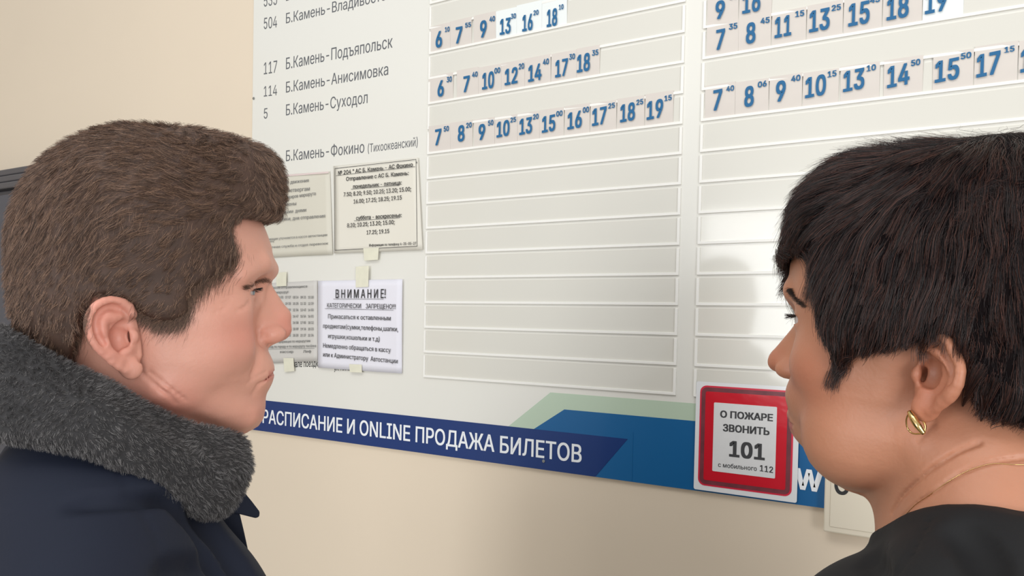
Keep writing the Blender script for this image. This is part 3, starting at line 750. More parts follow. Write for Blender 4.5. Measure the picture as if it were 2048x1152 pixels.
# ================================================================== the man on the left
man = Person(258, 672, 0.60, 30, -1, 74, 6, 'person')
tag(man.root, 'man with brown hair in dark navy coat with grey fur collar, seen in profile', 'person')
hv = Vol((-100, -100, -150), (148, 100, 156), 1.4)
hv.u(d_ell((22, 0, 58), (96, 76, 88)))
hv.u(loft([(-92, 98, 64, 17, 82), (-86, 102, 56, 25, 76), (-74, 103, 36, 38, 62), (-60, 103, 14, 49, 42), (-45, 107, -4, 57, 34), (-25, 104, -14, 63, 26), (0, 103.5, -20, 68, 24),
           (25, 109, -20, 70, 26), (45, 122, -20, 71, 28), (65, 122, -20, 70, 28), (85, 116, -10, 66, 28), (100, 104, 0, 56, 28)], 2.05), 12)
hv.both(lambda s: d_cap((20, s*56, -46), (84, s*22, -78), 9, 10), 'u', 12)          # jaw line
hv.both(lambda s: d_ell((34, s*52, -22), (28, 13, 34)), 'u', 14)                       # masseter
hv.both(lambda s: d_ell((62, s*50, 8), (28, 17, 14)), 'u', 22)                         # cheekbone
hv.both(lambda s: d_cap((119, s*5, 46), (106, s*34, 51), 7.5, 7.5), 'u', 8)           # brow ridge
hv.both(lambda s: d_cap((106, s*34, 51), (88, s*56, 41), 7.5, 6), 'u', 8)
hv.both(lambda s: d_ell((110, s*32, 28), (17, 15, 10)), 's', 9)                        # socket
hv.both(lambda s: d_ell((88.5, s*32, 28), (13.8, 14.2, 13.4)), 'u', 4)               # lids over the ball
hv.both(lambda s: d_cap((95, s*24, 39.5), (80, s*50, 32), 6, 5), 'u', 6)               # heavy fold of the upper lid
hv.u(d_ell((92, 0, -42), (24, 30, 26)), 12)                                            # muzzle
hv.both(lambda s: d_ell((66, s*46, -18), (26, 18, 20)), 'u', 18)
hv.u(d_ell((90, 0, -74), (13.5, 20, 13)), 9)                                           # chin
hv.u(d_cap((112.5, 0, 36), (127.5, 0, 4), 6, 7.6), 5)                                  # nose bridge
hv.u(d_cap((127.5, 0, 4), (126.5, 0, -8), 7.6, 9), 4)
hv.u(d_cap((104, 0, 22), (112, 0, -6), 10, 15), 9)
hv.both(lambda s: d_ell((116, s*12.5, -11.5), (11.5, 6.5, 8)), 'u', 3)                     # wings
hv.u(d_cap((114, 0, -18), (126, 0, -13), 3.6, 4), 3)
hv.both(lambda s: d_cap((114, s*7, -21), (124, s*5.5, -18), 2.6, 2.2), 's', 1.5)      # nostrils
hv.both(lambda s: d_cap((104, s*17, -6), (104, s*19, -16), 1.5, 1.5), 's', 4)         # crease round the wing
for pts, r in (([(111, 0, -40.5), (107.5, 12, -41.5), (97, 27, -47)], 3.6), ([(108.5, 0, -50), (105, 12, -50.5), (96, 26, -49)], 3.6)):
    for sg in (1, -1): hv.line([(x, y*sg, z) for x, y, z in pts], r, 4, 'u', r*0.5)
for sg in (1, -1):
    hv.line([(116.5, 0, -45.5), (113, sg*13, -45.8), (106, sg*22, -47.5), (97, sg*31, -53.5)], 1.2, 1.5, 's')
    hv.line([(108, sg*19, -12), (101, sg*31, -28), (92, sg*37, -44)], 1.0, 6, 's')     # nasolabial fold
    hv.line([(97, sg*30, -53), (93, sg*32, -60)], 0.7, 5, 's')
hv.both(lambda s: d_ell((97, s*35, 26), (10, 12, 1.6)), 's', 1.2)                 # opening of the lids
hv.u(d_cap((-14, 0, -150), (2, 0, -30), 62, 54), 14)                                   # neck
hv.u(d_cap((40, 0, -130), (58, 0, -70), 26, 30), 16)
# traced rim of the ear: from the root over the top, down the back to the lobe
EO = [(268, 622), (258, 607), (245, 599), (232, 595.5), (218, 594), (204, 596.5), (192, 602), (183, 609), (176, 618), (170, 630), (168, 643), (168.5, 659), (172, 673), (178, 687), (187, 700),
      (197, 711), (209, 721), (221, 732), (236, 742), (250, 749), (264, 750), (276, 747), (285, 738), (290, 716), (288, 690), (284, 660), (278, 638)]
AH = [[(240, 722), (222, 707), (209, 688), (203, 664), (204, 645), (213, 632)], [(213, 632), (224, 636), (236, 634)]]
ear(hv, man, EO, AH, (262, 737, 8, 8.5), (0, 0), 73, 24, 1.0, (267, 672), 72)
def groove(vol, P, px, r, k, lift=0.0):
    pts = [P.hit(vol, u, v) for u, v in px]; pts = [p for p in pts if p is not None]
    if len(pts) > 1: vol.line([p+vol.grad(p[None])[0]*lift for p in pts], r, k, 's', r*0.6)
for px, r, k in (([(286, 748), (310, 770), (338, 790), (352, 806)], 0.8, 3), ([(283, 720), (300, 745), (330, 768), (372, 800)], 0.5, 2.5), ([(276, 700), (279, 722), (286, 745)], 0.6, 2),
                 ([(462, 596), (448, 606), (432, 610)], 0.3, 2), ([(460, 604), (446, 618), (430, 624)], 0.3, 2), ([(468, 590), (450, 592), (436, 590)], 0.25, 2),
                 ([(500, 604), (488, 616), (474, 620)], 0.5, 3)):
    groove(hv, man, px, r, k)
groove(hv, man, [(532, 744), (520, 749), (506, 757), (493, 768)], 0.8, 1.2)
groove(hv, man, [(519, 668), (516, 680), (521, 691)], 0.9, 2)
V, tri, quad = hv.mesh()
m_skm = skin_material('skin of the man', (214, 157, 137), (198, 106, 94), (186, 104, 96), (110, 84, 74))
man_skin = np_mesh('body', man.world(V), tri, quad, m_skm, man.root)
A = lambda p: np.abs(p)
Vs = V*np.array([1, 1, 1]); Va = V.copy(); Va[:, 1] = np.abs(Va[:, 1])
red = 0.75*gauss(Va, (78, 48, -6), (26, 22, 20))+0.7*gauss(Va, (130, 0, -8), (16, 18, 15))+0.55*gauss(Va, (-12, 84, 5), (24, 22, 36))+0.5*gauss(Va, (20, 60, -60), (30, 20, 25))+0.3*gauss(Va, (96, 10, -76), (20, 30, 14))
attr(man_skin, 'red', red*0.8)
zl = -45.6-0.05*Va[:, 1]
lipm = np.exp(-((V[:, 2]-zl)/4.6)**4)*(Va[:, 1] < 25)*(V[:, 0] > 98)*0.6
attr(man_skin, 'lip', lipm)
for sg in (1, -1): eyeball(man, (88.5, sg*32, 28), 12.2, man_skin, ('grey blue', (110, 124, 134)))

# hair: a cap volume with the traced outline, cut along the hairline, then thousands of strands
HL = [(470, 437, -20), (462, 447, -40), (455, 462, -50), (469, 497, -58), (462, 525, -62), (440, 545, -64), (412, 560, -66), (380, 578, -68), (374, 601, -70), (376, 624, -70), (350, 641, -70), (318, 642, -72), (290, 630, -73),
      (268, 612, -74), (249, 598, -75), (218, 587, -75), (185, 592, -75), (164, 612, -73), (158, 650, -70), (146, 690, -64), (140, 730, -60)]
hl = [man.pl(*p) for p in HL]
poly = [(175, hl[0][1]+1)]+[(150, hl[0][1]), (124, hl[0][1]-1)]+hl+[(hl[-1][0]+2, -170), (175, -170)]
cv = Vol((-105, -100, -60), (165, 100, 196), 1.7)
cv.u(d_ell((26, 0, 70), (103, 85, 101)))
cv.u(d_ell((70, 0, 108), (68, 66, 58)), 14)
cv.u(d_ell((100, 0, 126), (38, 52, 26), [[.96, 0, .28], [0, 1, 0], [-.28, 0, .96]]), 14)
cv.u(d_ell((-14, 0, 30), (66, 76, 62)), 14)
cv.u(d_ell((-12, 0, 0), (52, 64, 48)), 14)
cv.u(d_ell((45, 0, 40), (52, 77, 50)), 10)
cv.u(d_ell((28, 0, 22), (46, 80, 50)), 10)
cv.c(polyprim(poly, -200, 200, ((-105, -100, -170), (165, 100, 130))), 5)
Vc, tc_, qc = cv.mesh()
m_hm = hair_material('brown hair', [(50, 36, 29), (84, 63, 51), (116, 90, 74), (158, 126, 104)], 0.5)
m_capm = mat('brown hair base', (66, 47, 37), 0.7, noise=(90, 0.25, 3))
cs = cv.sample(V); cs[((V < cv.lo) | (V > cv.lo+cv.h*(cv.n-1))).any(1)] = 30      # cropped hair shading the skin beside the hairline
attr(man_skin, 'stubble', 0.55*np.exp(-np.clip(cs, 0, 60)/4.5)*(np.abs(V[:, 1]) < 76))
hair = np_mesh('hair', man.world(Vc), tc_, qc, m_capm, man.root)
rng = np.random.default_rng(3)
def mdir(p, t):
    d = np.zeros_like(p); back = np.clip((25-p[:, 0])/70, 0, 1); low = np.clip((95-p[:, 2])/70, 0, 1); front = np.clip((p[:, 0]-95)/25, 0, 1)
    d[:, 0] = -1+0.75*back; d[:, 2] = -0.15-1.3*back-0.75*low*np.clip((p[:, 0]+20)/60, 0, 1)
    q = (front*(p[:, 2] > 98)); d[:, 0] = d[:, 0]*(1-q)+0.55*q; d[:, 2] = d[:, 2]*(1-q)+(-0.5)*q
    top = np.clip((p[:, 2]-130)/30, 0, 1)*np.clip((p[:, 0]-20)/60, 0, 1)*(1-q); d[:, 0] += 1.6*top; d[:, 1] += -0.35*top
    return d
keep = lambda c: hv.sample(c) > 0.6
gr = surf_points(Vc, qc, 2600, rng, keep)
gl = rng.uniform(10, 20, len(gr))*np.clip((gr[:, 2]+20)/110, 0.4, 1)
G = grow(cv, gr, mdir, gl, 6, -1.0, 2.0+rng.uniform(-1.5, 2.0, len(gr)), rng, 0.4, 5)
rt = surf_points(Vc, qc, 52000, rng, keep)
St, idx = clumped(G, rt, 0.55, rng, 0.9)
edge = np.clip((cv.sample(St[:, -1])), 0, 9)
strands('strands', man.world(St.reshape(-1, 3)).reshape(St.shape), rng.uniform(0.0001, 0.0002, len(St)), m_hm, hair)
# flyaway ends that break up the outline
rt = surf_points(Vc, qc, 9000, rng, lambda c: (hv.sample(c) > 3) & (c[:, 2] > 60))
fl = grow(cv, rt, mdir, rng.uniform(8, 15, len(rt)), 5, 0, 4.5, rng, 0.7, 9, 0.8)
strands('flyaway_strands', man.world(fl.reshape(-1, 3)).reshape(fl.shape), rng.uniform(0.00006, 0.0001, len(fl)), m_hm, hair)
# soft short hairs along the hairline and sideburn, lying on the skin
def skin_hairs(name, P, vol, px, n, length, dirfn, m, parent, spread=5, rad=0.00008, h1=1.0, rng=rng):
    pts = []
    for k in range(len(px)-1):
        for _ in range(max(1, n//(len(px)-1))):
            t = rng.random(); u = px[k][0]*(1-t)+px[k+1][0]*t+rng.normal()*spread; v = px[k][1]*(1-t)+px[k+1][1]*t+rng.normal()*spread
            pts.append((u, v))
    # march all pixels at once
    U = np.array(pts); D = (_f+CR*((U[:, :1]-CX)/FPX)-CU*((U[:, 1:]-CY)/FPX))@P.M.T; D /= np.linalg.norm(D, axis=1, keepdims=True); o = (CAM-P.O)*1000@P.M.T
    t = np.full(len(U), 250.0)
    for _ in range(90):
        Q = o+D*t[:, None]; inb = ((Q > vol.lo+1) & (Q < vol.lo+vol.h*(vol.n-2))).all(1); f = np.where(inb, vol.sample(Q), 12.0); t += np.clip(f*0.8, -4, 9)
    Q = o+D*t[:, None]; ok = np.abs(vol.sample(Q)) < 0.6; Q = Q[ok]
    g = grow(vol, Q, dirfn, rng.uniform(0.6, 1.2, len(Q))*length, 4, 0.1, h1, rng, 0.25, 3)
    return strands(name, P.world(g.reshape(-1, 3)).reshape(g.shape), rng.uniform(rad*0.7, rad*1.2, len(g)), m, parent)
tdir = lambda p, t: np.tile(np.array([-0.5, 0, -1.0]), (len(p), 1))
skin_hairs('hairline_strands', man, hv, [(455, 440), (452, 470), (466, 500), (460, 528), (410, 562), (376, 585), (372, 625), (350, 640), (315, 640), (278, 618)], 4200, 9, tdir, m_hm, hair, 8)
skin_hairs('hairline_strands', man, hv, [(466, 500), (455, 540), (405, 575), (372, 600), (360, 640), (318, 648)], 1300, 8, tdir, m_hm, hair, 13, 0.00006)
skin_hairs('hairline_strands', man, hv, [(165, 600), (152, 640), (140, 690)], 2200, 8, tdir, m_hm, hair, 11)
bdir = lambda p, t: np.stack([-0.6+0*p[:, 0], -np.sign(-p[:, 1])*0.9, 0.15+0*p[:, 0]], 1)
skin_hairs('eyebrow', man, hv, [(543, 563), (530, 562), (515, 566), (500, 574), (494, 578)], 420, 7, bdir, hair_material('eyebrow brown', [(96, 72, 58), (140, 108, 90)], 0.6), hair, 2.4, 0.00008)
# ------------------------------------------------------------------ clothes of the man (upright body frame)
import copy
def cat(P, n):
    """Catmull-Rom through points"""
    P = [np.array(p, float) for p in P]; P = [2*P[0]-P[1]]+P+[2*P[-1]-P[-2]]; out = []
    for i in range(1, len(P)-2):
        for k in range(n):
            t = k/n; a, b, c, d = P[i-1], P[i], P[i+1], P[i+2]
            out.append(0.5*((2*b)+(-a+c)*t+(2*a-5*b+4*c-d)*t*t+(-a+3*b-3*c+d)*t**3))
    out.append(P[-2]); return out
mb = copy.copy(man); mb.M = man.B
m_coat = mat('navy coat cloth', (20, 26, 42), 0.75, spec=0.3, noise=(14, 0.10, 4), bump=(900, 0.12, 0.0006))
m_seam = mat('navy thread', (16, 20, 32), 0.7)
m_trou = mat('charcoal trouser cloth', (38, 40, 46), 0.8)
m_shoe = mat('black shoe leather', (18, 17, 17), 0.3)
kv = Vol((-230, -330, -860), (230, 330, -50), 3.6)
kv.both(lambda s: d_cap((-22, s*50, -140), (-20, s*178, -205), 80, 70), 'u', 30)
kv.both(lambda s: d_cap((5, s*60, -250), (0, s*62, -560), 112, 108), 'u', 30)
kv.both(lambda s: d_cap((-25, s*60, -220), (-20, s*62, -560), 105, 108), 'u', 30)
kv.both(lambda s: d_cap((0, s*70, -560), (0, s*78, -780), 110, 112), 'u', 30)
kv.both(lambda s: d_cap((-18, s*190, -225), (-34, s*232, -520), 68, 55), 'u', 26)
kv.both(lambda s: d_cap((-34, s*232, -520), (88, s*190, -660), 52, 46), 'u', 20)
kv.both(lambda s: d_cap((40, s*205, -700), (105, s*150, -735), 14, 14), 'u', 8)       # pocket welt
def groove_b(vol, P, px, r, k, op='s'):
    pts = [P.hit(vol, u, v) for u, v in px]; pts = [p for p in pts if p is not None]
    if len(pts) > 1: vol.line(cat(pts, 4), r, k, op)
groove_b(kv, mb, [(228, 926), (262, 985), (296, 1045), (322, 1100), (342, 1160)], 1.3, 1.5)       # yoke seam
for px, r, k in (([(395, 1015), (430, 1055), (462, 1100), (498, 1165)], 3.5, 18), ([(350, 1000), (398, 1060), (432, 1120), (452, 1165)], 3.0, 18),
                 ([(330, 1150), (370, 1135), (410, 1138)], 3.0, 14), ([(150, 1010), (260, 1000), (330, 1010)], 1.2, 12)):
    groove_b(kv, mb, px, r, k)
Vk, tk, qk = kv.mesh()
coat = np_mesh('coat', mb.world(Vk), tk, qk, m_coat, man.root)
# front facing strip of the coat that stands away below the collar, and the cloth tip of the collar
def slab(name, px, P, y0, y1, m, parent, curve=0.0):
    a = [P.p3(u, v, y0) for u, v in px]; n = len(px); c = [p+np.array([0, (y1-y0), 0]) for p in a]
    V_ = [P.world(np.array(a+c))][0]; F_ = [tuple(range(n)), tuple(range(2*n-1, n-1, -1))]+[(i, n+i, n+(i+1) % n, (i+1) % n) for i in range(n)]
    o = mesh_obj(name, V_, F_, m, parent); bevel(o, 0.0012, 3); return o
slab('collar_tip', [(420, 1018), (446, 990), (483, 978), (504, 1003), (520, 1024), (519, 1034), (512, 1037), (480, 1029), (450, 1024)], mb, -26, -21, m_coat, coat)
slab('front_flap', [(436, 1020), (480, 1028), (489, 1066), (499, 1112), (513, 1165), (470, 1165)], mb, -22, 30, m_coat, coat)

# turned-down fur collar
T_ = [mb.p3(-30, 655, -22), mb.p3(0, 664, -34), mb.p3(60, 700, -52), mb.p3(130, 735, -70), mb.p3(210, 771, -80), mb.p3(290, 816, -84), mb.p3(370, 848, -76), mb.p3(440, 864, -60), mb.p3(478, 876, -44)]
B_ = [mb.p3(-60, 850, -45), mb.p3(0, 868, -84), mb.p3(60, 876, -102), mb.p3(125, 888, -116), mb.p3(205, 908, -124), mb.p3(290, 965, -118), mb.p3(370, 1015, -104), mb.p3(432, 1030, -88), mb.p3(462, 986, -62)]
xb0 = min(T_[0][0], T_[1][0])
T_ = [np.array([xb0-12, 0, T_[0][2]+2])]+T_[1:]; B_ = [np.array([B_[1][0]-34, 0, B_[0][2]])]+B_[1:]
T2 = cat(T_, 5); B2 = cat(B_, 5)
fv = Vol((-170, -165, -190), (150, 165, 40), 2.4)
RF = 9.5
for sg in (1, -1):
    for i, (a, b) in enumerate(zip(T2, B2)):
        d = (b-a)/np.linalg.norm(b-a); a2 = a+d*RF*0.9; b2 = b-d*RF*0.9; mid = (a2+b2)/2; mid[1] *= 1.07
        a2, b2, mid = [p*np.array([1, -sg, 1]) for p in (a2, b2, mid)]
        fv.u(d_cap(a2, mid, RF-1, RF+1), 7); fv.u(d_cap(mid, b2, RF+1, RF), 7)
Vf, tf, qf = fv.mesh()
m_furb = mat('grey fur base', (44, 43, 44), 0.9, noise=(120, 0.35, 4))
m_fur = hair_material('grey fur', [(36, 35, 36), (68, 66, 67), (98, 95, 95), (170, 167, 166)], 0.6, 0.3)
collar = np_mesh('fur_collar', mb.world(Vf), tf, qf, m_furb, coat)
rng = np.random.default_rng(11)
def fdir(p, t):
    d = np.zeros_like(p); d[:, 2] = -0.75; d[:, 0] = 0.35; d[:, 1] = np.sign(p[:, 1])*0.3; return d
vis = lambda c: c[:, 1] < 400
gr = surf_points(Vf, qf, 6500, rng, vis)
G = grow(fv, gr, fdir, rng.uniform(2.2, 3.8, len(gr)), 5, -0.5, 2.6, rng, 0.6, 21, 0.9)
rt = surf_points(Vf, qf, 140000, rng, vis)
St, _ = clumped(G, rt, 0.5, rng, 0.5)
strands('fur', mb.world(St.reshape(-1, 3)).reshape(St.shape), rng.uniform(0.00005, 0.0001, len(St)), m_fur, collar)

# trousers and shoes down to the floor
fz = -man.O[2]*1000
def legs(P, z0, name, mt, ms, parent, w=75, r0=82):
    lv = Vol((-150, -200, fz+60), (150, 200, z0+20), 8)
    lv.both(lambda s: d_cap((0, s*w, z0-20), (6, s*w*1.1, (z0+fz)/2-60), r0, r0*0.74), 'u', 20)
    lv.both(lambda s: d_cap((6, s*w*1.1, (z0+fz)/2-60), (-8, s*w*1.15, fz+115), r0*0.74, r0*0.62), 'u', 20)
    Vl, tl, ql = lv.mesh(); np_mesh(name, P.world(Vl), tl, ql, mt, parent)
    for sg in (1, -1):
        sv = Vol((-110, sg*w*1.15-60, fz), (230, sg*w*1.15+60, fz+140), 5)
        sv.u(d_cap((-30, sg*w*1.15, fz+45), (100, sg*w*1.2, fz+38), 42, 40)).u(d_cap((100, sg*w*1.2, fz+32), (165, sg*w*1.22, fz+26), 38, 26), 10).u(d_cap((-20, sg*w*1.15, fz+50), (-15, sg*w*1.15, fz+125), 42, 38), 12)
        def sole(X, Y, Z): return (fz+5)-Z+0*X+0*Y
        sv.apply((sole, sv.lo, sv.lo+sv.h*sv.n), 'i', 0)
        Vs_, ts_, qs_ = sv.mesh(); np_mesh('shoe', P.world(Vs_), ts_, qs_, ms, parent)
legs(mb, -760, 'trousers', m_trou, m_shoe, man.root)
# ================================================================== the woman on the right
wom = Person(1841, 738, 0.50, -78, 1, 70, 5, 'person')
tag(wom.root, 'woman with short dark hair in black top with gold earring, face turned to the board', 'person')
wv = Vol((-115, -118, -170), (146, 118, 150), 1.4)
wv.u(d_ell((20, 0, 52), (94, 74, 86)))
wv.u(loft([(-97, 70, 38, 19, 55), (-91, 80, 31, 31, 53), (-82, 87, 20, 42, 49), (-70, 92, 6, 51, 42), (-50, 99, -6, 59, 35), (-25, 103, -14, 65, 30), (0, 107, -20, 67.5, 27),
           (22, 111, -20, 69, 27), (42, 117, -20, 70, 28), (62, 119, -20, 69, 28), (82, 114, -10, 65, 28), (100, 102, 0, 55, 28)], 2.1), 12)
wv.both(lambda s: d_ell((48, s*42, -58), (32, 22, 30)), 'u', 18)                       # full lower cheek
wv.both(lambda s: d_ell((64, s*38, -10), (32, 24, 22)), 'u', 18)                       # apple of the cheek
wv.both(lambda s: d_cap((117, s*6, 39), (106, s*34, 43), 6, 6), 'u', 9)
wv.both(lambda s: d_ell((109, s*32, 21), (14, 14, 9.5)), 's', 9)
wv.both(lambda s: d_ell((90, s*31, 22), (13.6, 14.0, 13.2)), 'u', 4)
wv.u(d_ell((89, 0, -52), (22, 29, 26)), 12)
wv.both(lambda s: d_ell((77, s*24, -34), (29, 19, 20)), 'u', 10)
wv.u(d_ell((78, 0, -81), (15, 19, 12)), 7)
wv.u(d_cap((106, 0, 22), (126, 0, -10), 5.5, 7.5), 6)
wv.u(d_ell((127.5, 0, -15), (8.6, 8.6, 8)), 4)
wv.u(d_cap((102, 0, 12), (110, 0, -14), 9, 13.5), 9)
wv.both(lambda s: d_ell((114, s*11.5, -19), (10, 6, 7)), 'u', 4)
wv.u(d_cap((110, 0, -25), (121, 0, -21), 3.6, 4), 3)
wv.both(lambda s: d_cap((111, s*6.5, -28), (120, s*5, -25), 2.4, 2.0), 's', 1.5)
for pts, r in (([(108, 0, -52), (105.5, 10, -52.5), (97, 24, -56)], 4.8), ([(104, 0, -62.5), (101, 10, -62.5), (94, 23, -58)], 4.8)):
    for sg in (1, -1): wv.line([(x, y*sg, z) for x, y, z in pts], r, 4, 'u', r*0.5)
for sg in (1, -1): wv.line([(114, 0, -57.5), (110, sg*12, -57.5), (98, sg*27, -58.5)], 1.2, 1.5, 's')
wv.both(lambda s: d_ell((98, s*34, 21.5), (10, 12.5, 3.4)), 's', 1.2)
wv.u(d_cap((54, 0, -80), (12, 0, -93), 17, 22), 14)                                    # fullness under the chin
wv.both(lambda s: d_cap((46, s*26, -70), (2, s*40, -48), 22, 24), 'u', 16)
wv.u(d_cap((-30, 0, -170), (-14, 0, -30), 56, 54), 14)                                  # neck
wv.u(d_cap((-26, 0, -170), (-8, 0, -80), 54, 46), 14)
wv.both(lambda s: d_cap((-38, s*28, -70), (-46, s*56, -128), 44, 44), 'u', 20)        # slope from the neck to the shoulder
EOw = [(1846, 706), (1850, 690), (1860, 674), (1874, 665), (1888, 664), (1901, 674), (1910, 688), (1917, 700), (1924, 710), (1930, 724), (1933, 741), (1931, 758), (1927, 774), (1919, 790), (1907, 806),
       (1892, 817), (1878, 826), (1864, 833), (1848, 836), (1835, 831), (1827, 820), (1826, 800), (1830, 776), (1838, 750), (1842, 728)]
AHw = [[(1884, 800), (1903, 786), (1912, 765), (1912, 742), (1903, 722), (1888, 708)], [(1888, 708), (1876, 700), (1866, 694)]]
ear(wv, wom, EOw, AHw, (1852, 815, 8.5, 9.5), (0, 0), 70, 24, 1.0, (1836, 748), 70)
groove(wv, wom, [(1957, 886), (1922, 900), (1882, 924), (1841, 955), (1801, 995), (1783, 1026)], 1.9, 1.0)
groove(wv, wom, [(2060, 915), (2036, 917), (1989, 923), (1953, 933), (1913, 951), (1870, 981), (1824, 1014), (1800, 1040)], 1.7, 1.0)
groove(wv, wom, [(1866, 846), (1850, 862), (1838, 880)], 0.5, 3)
Vw, tw, qw = wv.mesh()
m_skw = skin_material('skin of the woman', (182, 126, 98), (176, 98, 76), (160, 84, 78), (60, 44, 40), 0.45)
w_skin = np_mesh('body', wom.world(Vw), tw, qw, m_skw, wom.root)
Va = Vw.copy(); Va[:, 1] = np.abs(Va[:, 1])
attr(w_skin, 'red', 0.6*gauss(Va, (74, 46, -16), (28, 24, 24))+0.6*gauss(Va, (130, 0, -15), (14, 14, 14))+0.5*gauss(Va, (-8, 80, -10), (20, 20, 30)))
zl = -58-0.03*Va[:, 1]; attr(w_skin, 'lip', np.exp(-((Vw[:, 2]-zl)/6.2)**4)*(Va[:, 1] < 24)*(Vw[:, 0] > 95))
for sg in (1, -1): eyeball(wom, (90, sg*31, 22), 12.2, w_skin, ('brown', (74, 50, 38)))

# hair
HLw = [(1572, 534, 8), (1590, 510, 28), (1622, 500, 40), (1646, 518, 50), (1655, 570, 56), (1664, 630, 60), (1675, 690, 64), (1688, 722, 66), (1712, 706, 68), (1750, 699, 70), (1800, 694, 72), (1838, 682, 76),
       (1862, 676, 84), (1890, 668, 90), (1916, 684, 92), (1934, 716, 90), (1940, 760, 84), (1936, 800, 76), (1960, 822, 66), (2000, 830, 60), (2048, 838, 50), (2120, 842, 30)]
hlw = [wom.pl(*p) for p in HLw]
polyw = [(190, hlw[0][1])]+hlw+[(-130, hlw[-1][1]), (-130, -200), (190, -200)]
cw = Vol((-122, -110, -80), (165, 110, 186), 1.8)
cw.u(d_ell((18, 0, 56), (102, 90, 96)))
cw.u(d_ell((66, 0, 86), (56, 70, 62)), 12)
cw.u(d_ell((-22, 0, 95), (62, 70, 60)), 14)
cw.u(d_ell((-26, 0, 10), (72, 76, 66)), 16)
cw.u(d_ell((36, 0, 30), (52, 82, 62)), 14)
cw.c(polyprim(polyw, -200, 200, ((-130, -115, -200), (190, 115, 120))), 4)
Vh, th_, qh = cw.mesh()
m_hw = hair_material('near black brown hair', [(11, 7, 8), (22, 13, 14), (42, 25, 22), (96, 58, 46)], 0.36, 0.45)
m_hwb = mat('near black hair base', (16, 10, 11), 0.9, noise=(90, 0.3, 3), spec=0.1)
cs = cw.sample(Vw); cs[((Vw < cw.lo) | (Vw > cw.lo+cw.h*(cw.n-1))).any(1)] = 30
attr(w_skin, 'stubble', 0.4*np.exp(-np.clip(cs, 0, 60)/3.5)*(np.abs(Vw[:, 1]) < 73))
whair = np_mesh('hair', wom.world(Vh), th_, qh, m_hwb, wom.root)
comb = Vol(wv.lo, wv.lo+wv.h*(wv.n-1), wv.h)                     # skin and hair together: what the locks lie on
gx, gy, gz = np.meshgrid(*comb.ax, indexing='ij')
comb = Vol((-122, -110, -120), (165, 110, 186), 2.0)
gx, gy, gz = np.meshgrid(*comb.ax, indexing='ij'); GP = np.stack([gx.ravel(), gy.ravel(), gz.ravel()], 1)
f1 = cw.sample(GP); f1[((GP < cw.lo) | (GP > cw.lo+cw.h*(cw.n-1))).any(1)] = 30
f2 = wv.sample(GP); f2[((GP < wv.lo) | (GP > wv.lo+wv.h*(wv.n-1))).any(1)] = 30
comb.F = smin(f1, f2, 3).reshape(comb.F.shape).astype(np.float32)
rng = np.random.default_rng(23)
CROWN = np.array([-12, 0, 152.0])
def wdir(p, t):
    d = p-CROWN; d /= np.maximum(np.linalg.norm(d, axis=1, keepdims=True), 1e-6)
    fr = np.clip((p[:, 0]-40)/60, 0, 1)*np.clip((p[:, 2]-60)/40, 0, 1)
    d[:, 0] += 0.5*fr; low = np.clip((100-p[:, 2])/60, 0, 1)
    d[:, 2] -= 0.9*low; d[:, 0] += 0.45*low*np.clip((p[:, 0]-5)/30, 0, 1)*np.clip((60-p[:, 2])/40, 0, 1)*0
    return d
kw = lambda c: (wv.sample(np.clip(c, wv.lo, wv.lo+wv.h*(wv.n-1))) > 1.0) & (c[:, 1] > -70)
gr = surf_points(Vh, qh, 1700, rng, kw)
gl = rng.uniform(34, 58, len(gr)); gl *= np.clip(0.5+(gr[:, 2]+10)/100, 0.5, 1.0)*rng.uniform(0.7, 1.25, len(gr))*np.where((gr[:, 0] < 32) & (gr[:, 0] > -45) & (gr[:, 2] < 55), 0.35, 1.0)
G = grow(comb, gr, wdir, gl, 10, -2.0, 1.8+rng.uniform(-1.5, 3.5, len(gr)), rng, 0.32, 31, 0.75)
rt = surf_points(Vh, qh, 60000, rng, kw)
St, _ = clumped(G, rt, 0.6, rng, 1.8)
strands('strands', wom.world(St.reshape(-1, 3)).reshape(St.shape), rng.uniform(0.00009, 0.00017, len(St)), m_hw, whair)
